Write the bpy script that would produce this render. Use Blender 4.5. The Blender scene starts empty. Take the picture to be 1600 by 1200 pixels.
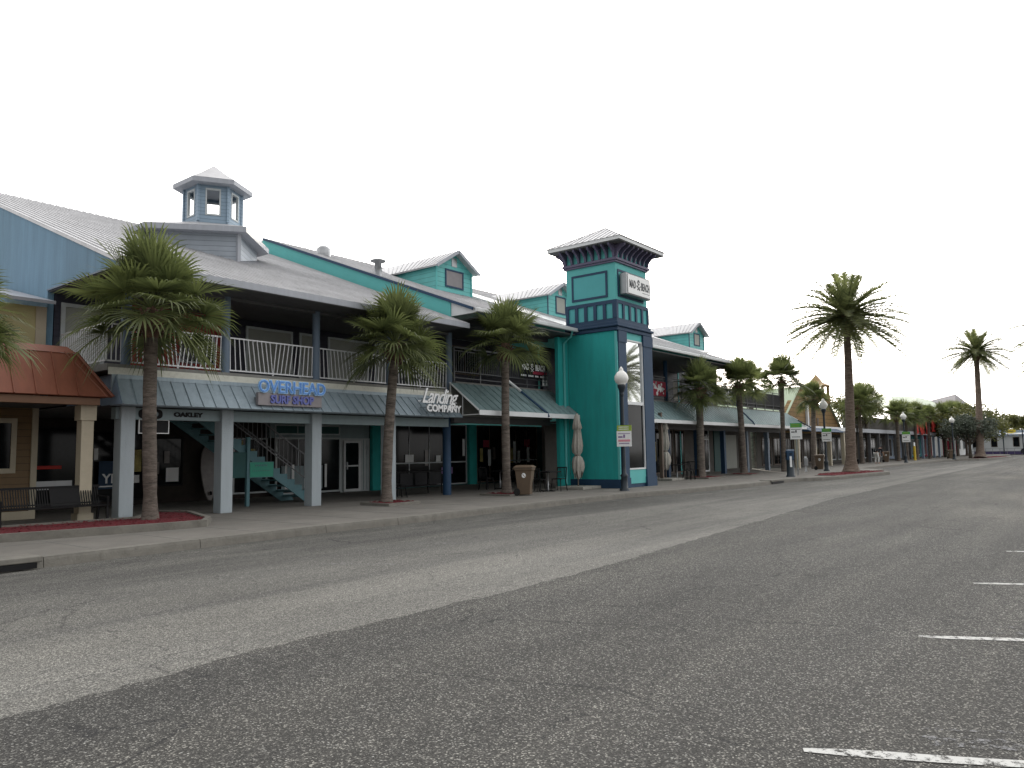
import bpy, math, random
from mathutils import Vector, Matrix, noise
R=math.radians; PI=math.pi
S=bpy.context.scene
COL=S.collection
# ------------------------------------------------------------------ camera, sky, sun, exposure
YAW,PIT,ROL,FPX,EYE=R(38.398),R(5.198),R(-.934),1185.3,1.6
Fw=Vector((math.cos(YAW)*math.cos(PIT),math.sin(YAW)*math.cos(PIT),math.sin(PIT)))
Rt=Vector((math.sin(YAW),-math.cos(YAW),0)); Up=Rt.cross(Fw)
R2=Rt*math.cos(ROL)+Up*math.sin(ROL); U2=-Rt*math.sin(ROL)+Up*math.cos(ROL)
cam=bpy.data.cameras.new('camera'); co=bpy.data.objects.new('camera',cam); COL.objects.link(co)
m=Matrix((R2,U2,-Fw)).transposed().to_4x4(); m.translation=Vector((0,0,EYE)); co.matrix_world=m
cam.sensor_width=36; cam.lens=36*FPX/1600; cam.clip_start=.05; cam.clip_end=2000
S.camera=co
SUN_AZ,SUN_EL=R(31),R(10)            # azimuth measured from +X towards +Y
w=bpy.data.worlds.new('World'); S.world=w; w.use_nodes=True
wn=w.node_tree.nodes; wl=w.node_tree.links
bg=wn['Background']
sky=wn.new('ShaderNodeTexSky'); sky.sky_type='NISHITA'; sky.sun_disc=False
sky.sun_elevation=SUN_EL; sky.sun_rotation=R(90)-SUN_AZ; sky.dust_density=3.0; sky.air_density=1.0
mixw=wn.new('ShaderNodeMix'); mixw.data_type='RGBA'; mixw.inputs['Factor'].default_value=.85
wl.new(sky.outputs[0],mixw.inputs['A'])
# thin white cloud veil: brightest round the hidden sun, duller in the half of the sky away from it
wtc=wn.new('ShaderNodeTexCoord'); dt=wn.new('ShaderNodeVectorMath'); dt.operation='DOT_PRODUCT'; wl.new(wtc.outputs['Generated'],dt.inputs[0])
dt.inputs[1].default_value=(math.cos(SUN_AZ)*math.cos(SUN_EL),math.sin(SUN_AZ)*math.cos(SUN_EL),math.sin(SUN_EL))
vr=wn.new('ShaderNodeMapRange'); vr.inputs['From Min'].default_value=-.7; vr.inputs['From Max'].default_value=.35; vr.inputs['To Min'].default_value=3.6; vr.inputs['To Max'].default_value=10.6; wl.new(dt.outputs['Value'],vr.inputs['Value'])
pw=wn.new('ShaderNodeMath'); pw.operation='POWER'; mx0=wn.new('ShaderNodeMath'); mx0.operation='MAXIMUM'; mx0.inputs[1].default_value=0; wl.new(dt.outputs['Value'],mx0.inputs[0]); wl.new(mx0.outputs[0],pw.inputs[0]); pw.inputs[1].default_value=9
ma=wn.new('ShaderNodeMath'); ma.operation='MULTIPLY_ADD'; wl.new(pw.outputs[0],ma.inputs[0]); ma.inputs[1].default_value=26; wl.new(vr.outputs[0],ma.inputs[2])
cn_=wn.new('ShaderNodeTexNoise'); cn_.inputs['Scale'].default_value=2.2; cn_.inputs['Detail'].default_value=5; wl.new(wtc.outputs['Generated'],cn_.inputs['Vector'])
cm=wn.new('ShaderNodeMapRange'); cm.inputs['To Min'].default_value=.88; cm.inputs['To Max'].default_value=1.14; wl.new(cn_.outputs[0],cm.inputs['Value'])
mc_=wn.new('ShaderNodeMath'); mc_.operation='MULTIPLY'; wl.new(ma.outputs[0],mc_.inputs[0]); wl.new(cm.outputs[0],mc_.inputs[1])
vc_=wn.new('ShaderNodeVectorMath'); vc_.operation='SCALE'; vc_.inputs[0].default_value=(1,.985,.975); wl.new(mc_.outputs[0],vc_.inputs['Scale']); wl.new(vc_.outputs[0],mixw.inputs['B'])
wl.new(mixw.outputs['Result'],bg.inputs['Color']); bg.inputs['Strength'].default_value=.12
sl=bpy.data.lights.new('sun','SUN'); sl.energy=2.6; sl.angle=R(3); sl.color=(1,.9,.74)
so=bpy.data.objects.new('sun',sl); COL.objects.link(so)
sd=Vector((math.cos(SUN_AZ)*math.cos(SUN_EL),math.sin(SUN_AZ)*math.cos(SUN_EL),math.sin(SUN_EL)))
so.rotation_euler=sd.to_track_quat('Z','Y').to_euler(); so.location=(0,0,60)
S.view_settings.view_transform='Standard'; S.view_settings.look='None'
S.view_settings.exposure=0.74; S.view_settings.gamma=1
S.render.engine='CYCLES'
# ------------------------------------------------------------------ materials
def nm(name):
    m=bpy.data.materials.new(name); m.use_nodes=True
    return m,m.node_tree.nodes,m.node_tree.links,m.node_tree.nodes['Principled BSDF']
def N(n,t,**k):
    x=n.new(t)
    for a,b in k.items():
        if a in x.inputs: x.inputs[a].default_value=b
        else: setattr(x,a,b)
    return x
def mat(name,col,rough=.7,var=.12,scale=3.0,bump=0.0,bscale=40,metal=0.0,dirt=0.0,spec=.5,streak=False):
    """painted or plain surface: base colour with soft blotchy variation, fine bump, grime specks"""
    m,n,l,b=nm(name)
    tc=N(n,'ShaderNodeTexCoord')
    mp=N(n,'ShaderNodeMapping'); l.new(tc.outputs['Object'],mp.inputs[0])
    if streak: mp.inputs['Scale'].default_value=(3,3,.35)
    t=N(n,'ShaderNodeTexNoise',Scale=scale,Detail=6.0,Roughness=.65); l.new(mp.outputs[0],t.inputs['Vector'])
    cr=N(n,'ShaderNodeValToRGB'); c=Vector(col[:3])
    cr.color_ramp.elements[0].position=.3; cr.color_ramp.elements[1].position=.72
    cr.color_ramp.elements[0].color=(*(c*(1-var)),1); cr.color_ramp.elements[1].color=(*[min(1,x) for x in c*(1+var)],1)
    l.new(t.outputs[0],cr.inputs[0]); out=cr.outputs[0]
    if dirt>0:
        t2=N(n,'ShaderNodeTexNoise',Scale=scale*2.7,Detail=8.0,Roughness=.75); l.new(mp.outputs[0],t2.inputs['Vector'])
        r2=N(n,'ShaderNodeValToRGB'); r2.color_ramp.elements[0].position=.5; r2.color_ramp.elements[1].position=.75
        r2.color_ramp.elements[0].color=(0,0,0,1); r2.color_ramp.elements[1].color=(dirt,dirt,dirt,1)
        l.new(t2.outputs[0],r2.inputs[0])
        mx=N(n,'ShaderNodeMix',data_type='RGBA'); l.new(r2.outputs[0],mx.inputs['Factor']); l.new(out,mx.inputs['A'])
        mx.inputs['B'].default_value=(*(c*.35+Vector((.02,.018,.014))),1); out=mx.outputs['Result']
    l.new(out,b.inputs['Base Color'])
    b.inputs['Roughness'].default_value=rough; b.inputs['Metallic'].default_value=metal
    b.inputs['Specular IOR Level'].default_value=spec
    if bump>0:
        t3=N(n,'ShaderNodeTexNoise',Scale=float(bscale),Detail=4.0); l.new(tc.outputs['Object'],t3.inputs['Vector'])
        bp=N(n,'ShaderNodeBump',Strength=bump,Distance=.02); l.new(t3.outputs[0],bp.inputs['Height']); l.new(bp.outputs[0],b.inputs['Normal'])
    return m
def siding(name,col,pitch=.16,var=.08,rough=.6):
    """lap siding: horizontal boards from a saw wave in Z driving the bump and a thin dark joint"""
    m,n,l,b=nm(name)
    tc=N(n,'ShaderNodeTexCoord'); sp=N(n,'ShaderNodeSeparateXYZ'); l.new(tc.outputs['Object'],sp.inputs[0])
    d=N(n,'ShaderNodeMath',operation='DIVIDE'); l.new(sp.outputs[2],d.inputs[0]); d.inputs[1].default_value=pitch
    fr=N(n,'ShaderNodeMath',operation='FRACT'); l.new(d.outputs[0],fr.inputs[0])
    cr=N(n,'ShaderNodeValToRGB'); e=cr.color_ramp.elements; e[0].position=.0; e[1].position=.1
    e[0].color=(.25,.25,.25,1); e[1].color=(1,1,1,1); l.new(fr.outputs[0],cr.inputs[0])
    t=N(n,'ShaderNodeTexNoise',Scale=2.5,Detail=5.0); l.new(tc.outputs['Object'],t.inputs['Vector'])
    c=Vector(col[:3]); r=N(n,'ShaderNodeValToRGB'); r.color_ramp.elements[0].color=(*(c*(1-var)),1); r.color_ramp.elements[1].color=(*(c*(1+var)),1)
    r.color_ramp.elements[0].position=.3; r.color_ramp.elements[1].position=.7; l.new(t.outputs[0],r.inputs[0])
    mx=N(n,'ShaderNodeMix',data_type='RGBA',blend_type='MULTIPLY'); mx.inputs['Factor'].default_value=1
    l.new(r.outputs[0],mx.inputs['A']); l.new(cr.outputs[0],mx.inputs['B']); l.new(mx.outputs['Result'],b.inputs['Base Color'])
    iv=N(n,'ShaderNodeMath',operation='SUBTRACT'); iv.inputs[0].default_value=1; l.new(fr.outputs[0],iv.inputs[1])
    bp=N(n,'ShaderNodeBump',Strength=.8,Distance=.03); l.new(iv.outputs[0],bp.inputs['Height']); l.new(bp.outputs[0],b.inputs['Normal'])
    b.inputs['Roughness'].default_value=rough
    return m
def shingles(name,col):
    m,n,l,b=nm(name); tc=N(n,'ShaderNodeTexCoord')
    mp=N(n,'ShaderNodeMapping'); mp.inputs['Rotation'].default_value=(R(90),0,0); l.new(tc.outputs['Object'],mp.inputs[0])
    br=N(n,'ShaderNodeTexBrick',Scale=1.0); br.inputs['Brick Width'].default_value=.3; br.inputs['Row Height'].default_value=.34
    br.inputs['Mortar Size'].default_value=.025; c=Vector(col)
    br.inputs['Color1'].default_value=(*c,1); br.inputs['Color2'].default_value=(*(c*.78),1); br.inputs['Mortar'].default_value=(*(c*.4),1)
    l.new(mp.outputs[0],br.inputs['Vector']); l.new(br.outputs['Color'],b.inputs['Base Color']); b.inputs['Roughness'].default_value=.85
    return m
def leafm(name,col,col2,trans=.35):
    m,n,l,b=nm(name); tc=N(n,'ShaderNodeTexCoord'); g=N(n,'ShaderNodeNewGeometry')
    r=N(n,'ShaderNodeValToRGB'); r.color_ramp.elements[0].color=(*col,1); r.color_ramp.elements[1].color=(*col2,1)
    t=N(n,'ShaderNodeTexNoise',Scale=1.6,Detail=3.0); l.new(tc.outputs['Object'],t.inputs['Vector'])
    ad=N(n,'ShaderNodeMath',operation='MULTIPLY_ADD'); l.new(g.outputs['Random Per Island'],ad.inputs[0]); ad.inputs[1].default_value=.55
    l.new(t.outputs[0],ad.inputs[2])
    sb=N(n,'ShaderNodeMath',operation='SUBTRACT'); l.new(ad.outputs[0],sb.inputs[0]); sb.inputs[1].default_value=.3
    l.new(sb.outputs[0],r.inputs[0]); l.new(r.outputs[0],b.inputs['Base Color']); b.inputs['Roughness'].default_value=.55
    tr=N(n,'ShaderNodeBsdfTranslucent'); mx=N(n,'ShaderNodeMixShader'); mx.inputs[0].default_value=trans
    l.new(r.outputs[0],tr.inputs[0]); o=n['Material Output']
    l.new(b.outputs[0],mx.inputs[1]); l.new(tr.outputs[0],mx.inputs[2]); l.new(mx.outputs[0],o.inputs[0])
    return m
def bark(name,c1,c2,ring=9.0):
    m,n,l,b=nm(name); tc=N(n,'ShaderNodeTexCoord')
    mp=N(n,'ShaderNodeMapping'); mp.inputs['Scale'].default_value=(2.2,2.2,ring); l.new(tc.outputs['Object'],mp.inputs[0])
    t=N(n,'ShaderNodeTexNoise',Scale=1.6,Detail=8.0,Roughness=.7); l.new(mp.outputs[0],t.inputs['Vector'])
    r=N(n,'ShaderNodeValToRGB'); r.color_ramp.elements[0].position=.32; r.color_ramp.elements[1].position=.68
    r.color_ramp.elements[0].color=(*c1,1); r.color_ramp.elements[1].color=(*c2,1); l.new(t.outputs[0],r.inputs[0]); l.new(r.outputs[0],b.inputs['Base Color'])
    bp=N(n,'ShaderNodeBump',Strength=.9,Distance=.05); l.new(t.outputs[0],bp.inputs['Height']); l.new(bp.outputs[0],b.inputs['Normal'])
    b.inputs['Roughness'].default_value=.95; return m
def glassm(name,col=(.005,.006,.007),rough=.08,spec=.13,metal=0.0):
    m,n,l,b=nm(name); tc=N(n,'ShaderNodeTexCoord')
    t=N(n,'ShaderNodeTexNoise',Scale=1.1,Detail=5.0,Roughness=.7); l.new(tc.outputs['Object'],t.inputs['Vector'])
    r=N(n,'ShaderNodeValToRGB'); r.color_ramp.elements[0].position=.42; r.color_ramp.elements[1].position=.8
    c=Vector(col); r.color_ramp.elements[0].color=(*c,1); r.color_ramp.elements[1].color=(*(c*3.2),1); l.new(t.outputs[0],r.inputs[0]); l.new(r.outputs[0],b.inputs['Base Color'])
    b.inputs['Roughness'].default_value=rough; b.inputs['Specular IOR Level'].default_value=spec; b.inputs['Metallic'].default_value=metal
    return m
def asphalt(name,c,speck,crack,stain,tint=(1,1,.98)):
    m,n,l,b=nm(name); tc=N(n,'ShaderNodeTexCoord'); ob=tc.outputs['Object']
    c=Vector(c)
    big=N(n,'ShaderNodeTexNoise',Scale=.35,Detail=7.0,Roughness=.6)
    mpb=N(n,'ShaderNodeMapping'); mpb.inputs['Scale'].default_value=(.45,1.3,1); l.new(ob,mpb.inputs[0]); l.new(mpb.outputs[0],big.inputs['Vector'])
    rb=N(n,'ShaderNodeValToRGB'); rb.color_ramp.elements[0].position=.36; rb.color_ramp.elements[1].position=.66
    rb.color_ramp.elements[0].color=(*(c*(1-stain)),1); rb.color_ramp.elements[1].color=(*(c*(1+stain*.7)),1); l.new(big.outputs[0],rb.inputs[0])
    # tyre polished streaks along the street and oily patches
    mps=N(n,'ShaderNodeMapping'); mps.inputs['Scale'].default_value=(.06,1.1,1); l.new(ob,mps.inputs[0])
    ts_=N(n,'ShaderNodeTexNoise',Scale=1.0,Detail=5.0,Roughness=.6,Distortion=.4); l.new(mps.outputs[0],ts_.inputs['Vector'])
    rs=N(n,'ShaderNodeValToRGB'); rs.color_ramp.elements[0].position=.38; rs.color_ramp.elements[1].position=.62; k0=1-stain*1.1; rs.color_ramp.elements[0].color=(k0,k0,k0,1); rs.color_ramp.elements[1].color=(1.12,1.11,1.08,1); l.new(ts_.outputs[0],rs.inputs[0])
    mst=N(n,'ShaderNodeMix',data_type='RGBA',blend_type='MULTIPLY'); mst.inputs['Factor'].default_value=1; mst.clamp_result=False; l.new(rb.outputs[0],mst.inputs['A']); l.new(rs.outputs[0],mst.inputs['B'])
    to=N(n,'ShaderNodeTexNoise',Scale=.8,Detail=8.0,Roughness=.75); l.new(mpb.outputs[0],to.inputs['Vector'])
    ro=N(n,'ShaderNodeValToRGB'); ro.color_ramp.elements[0].position=.58; ro.color_ramp.elements[1].position=.72; ro.color_ramp.elements[0].color=(1,1,1,1); ro.color_ramp.elements[1].color=(.62,.62,.63,1); l.new(to.outputs[0],ro.inputs[0])
    mso=N(n,'ShaderNodeMix',data_type='RGBA',blend_type='MULTIPLY'); mso.inputs['Factor'].default_value=1; l.new(mst.outputs['Result'],mso.inputs['A']); l.new(ro.outputs[0],mso.inputs['B'])
    if stain>.18:
        # wheel tracks polish the traffic lane pale, the bay side stays dark
        sq=N(n,'ShaderNodeSeparateXYZ'); l.new(ob,sq.inputs[0]); rq=N(n,'ShaderNodeMapRange'); rq.inputs['From Min'].default_value=6.5; rq.inputs['From Max'].default_value=11.5; rq.inputs['To Min'].default_value=1.22; rq.inputs['To Max'].default_value=.8; l.new(sq.outputs[1],rq.inputs['Value'])
        vs_=N(n,'ShaderNodeVectorMath',operation='SCALE'); l.new(mso.outputs['Result'],vs_.inputs[0]); l.new(rq.outputs[0],vs_.inputs['Scale'])
        sy=N(n,'ShaderNodeSeparateXYZ'); l.new(ob,sy.inputs[0]); ry=N(n,'ShaderNodeMapRange'); ry.inputs['From Min'].default_value=10.2; ry.inputs['From Max'].default_value=12.3; l.new(sy.outputs[1],ry.inputs['Value'])
        tk=N(n,'ShaderNodeTexNoise',Scale=1.3,Detail=7.0,Roughness=.7); l.new(mpb.outputs[0],tk.inputs['Vector']); rk=N(n,'ShaderNodeMapRange'); rk.inputs['From Min'].default_value=.42; rk.inputs['From Max'].default_value=.62; l.new(tk.outputs[0],rk.inputs['Value'])
        mk=N(n,'ShaderNodeMath',operation='MULTIPLY'); l.new(ry.outputs[0],mk.inputs[0]); l.new(rk.outputs[0],mk.inputs[1]); mk2=N(n,'ShaderNodeMath',operation='MULTIPLY'); l.new(mk.outputs[0],mk2.inputs[0]); mk2.inputs[1].default_value=.6
        msk=N(n,'ShaderNodeMix',data_type='RGBA'); l.new(mk2.outputs[0],msk.inputs['Factor']); l.new(vs_.outputs[0],msk.inputs['A']); msk.inputs['B'].default_value=(.055,.054,.052,1); mso=msk
    # aggregate: two sizes of stones, each with its own grey
    v=N(n,'ShaderNodeTexVoronoi',Scale=105.0); l.new(ob,v.inputs['Vector'])
    rv=N(n,'ShaderNodeValToRGB'); e=rv.color_ramp.elements; e[0].position=0; e[0].color=(.45,.45,.44,1); e[1].position=1; e[1].color=(speck,speck,speck*.96,1)
    k=e.new(.62); k.color=(.8,.8,.79,1); k=e.new(.86); k.color=(1.5,1.5,1.46,1)
    sx=N(n,'ShaderNodeSeparateColor'); l.new(v.outputs['Color'],sx.inputs[0]); l.new(sx.outputs[0],rv.inputs[0])
    mu=N(n,'ShaderNodeMix',data_type='RGBA',blend_type='MULTIPLY'); mu.inputs['Factor'].default_value=1; mu.clamp_result=False
    l.new(mso.outputs['Result'],mu.inputs['A']); l.new(rv.outputs[0],mu.inputs['B'])
    v2=N(n,'ShaderNodeTexVoronoi',Scale=48.0); l.new(ob,v2.inputs['Vector']); s2=N(n,'ShaderNodeSeparateColor'); l.new(v2.outputs['Color'],s2.inputs[0])
    r2=N(n,'ShaderNodeValToRGB'); e=r2.color_ramp.elements; e[0].position=.9; e[0].color=(0,0,0,1); e[1].position=.98; e[1].color=(.55,.55,.55,1); l.new(s2.outputs[1],r2.inputs[0])
    d2=N(n,'ShaderNodeMath',operation='LESS_THAN'); l.new(v2.outputs['Distance'],d2.inputs[0]); d2.inputs[1].default_value=.33
    m3=N(n,'ShaderNodeMath',operation='MULTIPLY'); l.new(r2.outputs[0],m3.inputs[0]); l.new(d2.outputs[0],m3.inputs[1])
    mx=N(n,'ShaderNodeMix',data_type='RGBA'); l.new(m3.outputs[0],mx.inputs['Factor']); l.new(mu.outputs['Result'],mx.inputs['A']); mx.inputs['B'].default_value=(.5,.5,.47,1)
    out=mx.outputs['Result']
    if crack:
        nz=N(n,'ShaderNodeTexNoise',Scale=1.3,Detail=6.0,Roughness=.7); l.new(ob,nz.inputs['Vector'])
        va=N(n,'ShaderNodeVectorMath',operation='MULTIPLY_ADD'); l.new(nz.outputs['Color'],va.inputs[0]); va.inputs[1].default_value=(.75,.75,0); l.new(ob,va.inputs[2])
        vc=N(n,'ShaderNodeTexVoronoi',Scale=.55,feature='DISTANCE_TO_EDGE'); l.new(va.outputs[0],vc.inputs['Vector'])
        lt=N(n,'ShaderNodeMath',operation='LESS_THAN'); l.new(vc.outputs['Distance'],lt.inputs[0]); lt.inputs[1].default_value=.0042
        n2=N(n,'ShaderNodeTexNoise',Scale=.5,Detail=3.0); l.new(ob,n2.inputs['Vector'])
        gt=N(n,'ShaderNodeMath',operation='GREATER_THAN'); l.new(n2.outputs[0],gt.inputs[0]); gt.inputs[1].default_value=.5
        mm=N(n,'ShaderNodeMath',operation='MULTIPLY'); l.new(lt.outputs[0],mm.inputs[0]); l.new(gt.outputs[0],mm.inputs[1])
        m8=N(n,'ShaderNodeMath',operation='MULTIPLY'); l.new(mm.outputs[0],m8.inputs[0]); m8.inputs[1].default_value=crack
        mc=N(n,'ShaderNodeMix',data_type='RGBA'); l.new(m8.outputs[0],mc.inputs['Factor']); l.new(out,mc.inputs['A']); mc.inputs['B'].default_value=(.018,.018,.019,1); out=mc.outputs['Result']
    l.new(out,b.inputs['Base Color']); b.inputs['Roughness'].default_value=.9; b.inputs['Specular IOR Level'].default_value=.3
    bp=N(n,'ShaderNodeBump',Strength=.55,Distance=.012); l.new(v.outputs['Distance'],bp.inputs['Height']); l.new(bp.outputs[0],b.inputs['Normal'])
    return m
def wornpaint(name,base,paint,amount=.5):
    m,n,l,b=nm(name); tc=N(n,'ShaderNodeTexCoord')
    t=N(n,'ShaderNodeTexNoise',Scale=14.0,Detail=9.0,Roughness=.8); l.new(tc.outputs['Object'],t.inputs['Vector'])
    r=N(n,'ShaderNodeValToRGB'); r.color_ramp.elements[0].position=amount-.04; r.color_ramp.elements[1].position=amount+.05
    r.color_ramp.elements[0].color=(1,1,1,1); r.color_ramp.elements[1].color=(0,0,0,1); l.new(t.outputs[0],r.inputs[0]); l.new(r.outputs[0],b.inputs['Alpha'])   # worn away: the asphalt shows through
    b.inputs['Base Color'].default_value=(*paint,1)
    b.inputs['Roughness'].default_value=.85; return m

A=dict(
 road=asphalt('weathered_asphalt',(.148,.145,.137),2.1,.5,.2), road2=asphalt('dark_asphalt',(.08,.078,.074),4.2,.7,.17),
 conc=mat('concrete',(.165,.155,.138),.9,.16,.9,.3,60,dirt=.35), kerb=mat('kerb_concrete',(.175,.166,.145),.9,.2,2.5,.4,30,dirt=.6),
 ground=mat('ground_sand',(.2,.185,.15),.95,.2,.4), mulch=mat('red_mulch',(.12,.008,.014),.95,.5,14,1,60),
 grey=mat('grey_blue_paint',(.27,.32,.38),.65,.07,2,.15,80,dirt=.12,streak=True), greyd=mat('grey_blue_post_paint',(.13,.175,.235),.6,.08,2,.1,60),
 stucco=mat('pale_blue_stucco',(.37,.42,.45),.85,.07,1.5,.5,70,dirt=.15,streak=True), beam=mat('blue_grey_beam',(.26,.33,.35),.7,.07,2,.1,50,dirt=.2,streak=True),
 gable=mat('sky_blue_stucco',(.16,.28,.385),.85,.16,.8,.4,50,dirt=.25,streak=True),
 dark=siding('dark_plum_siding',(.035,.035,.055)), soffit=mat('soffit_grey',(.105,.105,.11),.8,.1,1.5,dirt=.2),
 roof=mat('galvanised_roof',(.47,.47,.48),.45,.16,.9,metal=.3,dirt=.45,streak=False), fascia=mat('fascia_paint',(.36,.38,.42),.6,.08,2,dirt=.2,streak=True),
 awn1=mat('blue_metal_awning',(.28,.345,.39),.5,.12,1.6,metal=.2,dirt=.35,streak=True), white=mat('white_paint',(.68,.7,.71),.55,.06,2,dirt=.15),
 strip=mat('weathered_white_trim',(.6,.6,.53),.7,.1,3,dirt=.5), deck=mat('deck_edge',(.2,.2,.19),.85,.15,4,dirt=.3),
 lap=siding('grey_lap_siding',(.34,.38,.43),.17), lapb=siding('blue_grey_lap_siding',(.24,.33,.42),.13), lapt=siding('teal_lap_siding',(.11,.44,.43),.2),
 teal=mat('teal_stucco',(.016,.33,.315),.8,.14,1.0,.5,60,dirt=.3,streak=True), tealb=mat('teal_stucco_light',(.11,.45,.44),.75,.05,1.2,.2,90),
 tpan=mat('teal_panel',(.08,.38,.4),.7,.06,1.5), navy=mat('navy_trim',(.01,.042,.095),.65,.1,2,dirt=.1), plum=mat('plum_trim',(.11,.1,.17),.6,.1,2),
 awn2=mat('teal_grey_awning',(.21,.295,.305),.5,.16,1.4,metal=.15,dirt=.4,streak=True), rail=mat('white_rail_paint',(.72,.73,.75),.45,.05,3), railg=mat('grey_rail_paint',(.11,.11,.12),.45,.1,3),
 glass=glassm('dark_shop_glass'), glassr=mat('reflecting_glass',(.6,.62,.62),.03,.02,1,metal=.9), blind=mat('window_blind',(.33,.34,.31),.7,.06,2), frame=mat('white_window_frame',(.48,.52,.53),.5,.05,3),
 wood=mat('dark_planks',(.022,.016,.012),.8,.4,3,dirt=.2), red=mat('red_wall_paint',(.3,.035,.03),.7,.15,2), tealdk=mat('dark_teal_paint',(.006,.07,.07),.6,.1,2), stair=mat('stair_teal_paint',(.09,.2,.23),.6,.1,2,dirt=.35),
 green=mat('sign_sea_green',(.02,.3,.2),.5,.08,2), black=mat('black_paint',(.009,.009,.01),.6,.2,3,spec=.2), blk2=mat('black_panel',(.012,.012,.014),.6,.3,2,spec=.2),
 copper=mat('copper_metal_roof',(.2,.066,.036),.5,.12,1.5,metal=.15,dirt=.2,streak=True), copperf=mat('tan_fascia',(.17,.085,.045),.6,.1,2), tan=siding('tan_siding',(.17,.105,.045),.17), cream=mat('cream_trim',(.45,.4,.3),.6,.08,2,dirt=.15), yellow=mat('pale_yellow_wall',(.42,.38,.2),.8,.08,1),
 pole=mat('navy_pole_paint',(.014,.024,.034),.5,.1,3), globe=mat('opal_globe',(.8,.8,.77),.25,.02,1), bin=mat('brown_bin_plastic',(.12,.082,.052),.5,.1,3,dirt=.3), rubber=mat('rubber',(.01,.01,.01),.8,.1,3),
 canvas=mat('beige_canvas',(.4,.38,.34),.9,.14,5,.5,30,dirt=.2), stone=mat('concrete_block',(.3,.29,.26),.9,.12,4,.3,40), steel=mat('grey_steel',(.3,.31,.32),.35,.08,4,metal=.7), brown=mat('brown_post',(.12,.09,.07),.7,.1,3),
 paper=mat('sign_white',(.85,.86,.86),.5,.03,2), sgreen=mat('sign_green',(.06,.32,.07),.5,.1,2), slime=mat('sign_lime',(.3,.42,.05),.5,.1,2), ink=mat('ink_dark',(.03,.035,.045),.5,.1,2), pink=mat('sign_pink',(.7,.28,.34),.5,.05,2), violet=mat('sign_violet',(.2,.12,.3),.5,.05,2),
 lblue=mat('letter_blue',(.07,.23,.62),.35,.05,3), lrim=mat('letter_pale_blue',(.3,.55,.85),.35,.05,3), lpur=mat('letter_violet_blue',(.1,.12,.38),.5,.05,3), board=mat('sign_taupe',(.24,.22,.23),.6,.1,3), silver=mat('letter_silver',(.55,.56,.57),.35,.05,3,metal=.3),
 shingle=shingles('orange_shingles',(.27,.165,.06)), shroof=mat('tan_roof',(.33,.22,.11),.8,.1,2), groof=mat('pale_green_roof',(.36,.43,.3),.5,.1,1.5,metal=.1,dirt=.2), pyr=mat('grey_shingle_roof',(.2,.19,.2),.85,.12,3), wallg=mat('grey_shop_wall',(.09,.083,.075),.8,.15,2),
 palef=mat('far_pale_blue',(.3,.38,.5),.8,.1,2), fteal=mat('far_teal',(.03,.24,.27),.8,.1,2), fmag=mat('far_crimson',(.33,.03,.06),.8,.1,2), fwhite=mat('far_white_wall',(.6,.62,.62),.8,.05,2), fyel=mat('far_yellow',(.7,.55,.05),.7,.08,2), fred=mat('red_canvas',(.55,.04,.03),.7,.25,3),
 sabal=leafm('sabal_leaf',(.055,.075,.028),(.21,.245,.085),.5), date=leafm('date_leaf',(.06,.08,.035),(.22,.24,.09),.5), brd=leafm('broad_leaf',(.045,.06,.02),(.2,.2,.06),.35), olea=leafm('grey_leaf',(.05,.07,.05),(.13,.15,.11),.2), dead=leafm('dead_leaf',(.12,.06,.03),(.25,.15,.08),.2),
 tr1=bark('palm_bark',(.05,.042,.035),(.2,.165,.14)), tr2=bark('date_palm_bark',(.06,.045,.035),(.25,.19,.15),14), tr3=bark('tree_bark',(.04,.035,.025),(.13,.11,.085),3), boot=bark('leaf_boots',(.05,.03,.02),(.2,.12,.08),4),
 skin=mat('skin',(.45,.26,.18),.6,.05,2), cloth=mat('black_cloth',(.015,.015,.018),.9,.2,4), clothw=mat('white_cloth',(.6,.6,.58),.9,.05,4), hair=mat('dark_hair',(.03,.02,.015),.8,.2,4), yel=mat('yellow_bollard_paint',(.6,.42,.02),.5,.08,3,dirt=.2),
 surf=mat('surfboard',(.13,.11,.1),.3,.25,3), warm=mat('shop_interior_yellow',(.4,.34,.12),.7,.5,4), wline=wornpaint('worn_white_paint',(.085,.083,.08),(.5,.5,.48),.54), wline3=wornpaint('rubbed_white_paint',(.08,.078,.074),(.2,.2,.205),.44), wline2=wornpaint('faded_white_paint',(.145,.142,.135),(.25,.25,.24),.47),
 car=mat('dark_car_paint',(.02,.022,.03),.25,.05,1,spec=.7), purple=mat('purple_base',(.08,.06,.16),.7,.1,2))
def cutglass():
    m,n,l,b=nm('clear_glass'); b.inputs['Base Color'].default_value=(.8,.85,.85,1); b.inputs['Roughness'].default_value=.05
    tr=N(n,'ShaderNodeBsdfTransparent'); mx=N(n,'ShaderNodeMixShader'); mx.inputs[0].default_value=.85
    l.new(b.outputs[0],mx.inputs[1]); l.new(tr.outputs[0],mx.inputs[2]); l.new(mx.outputs[0],n['Material Output'].inputs[0]); return m
A['clear']=cutglass()
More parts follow.
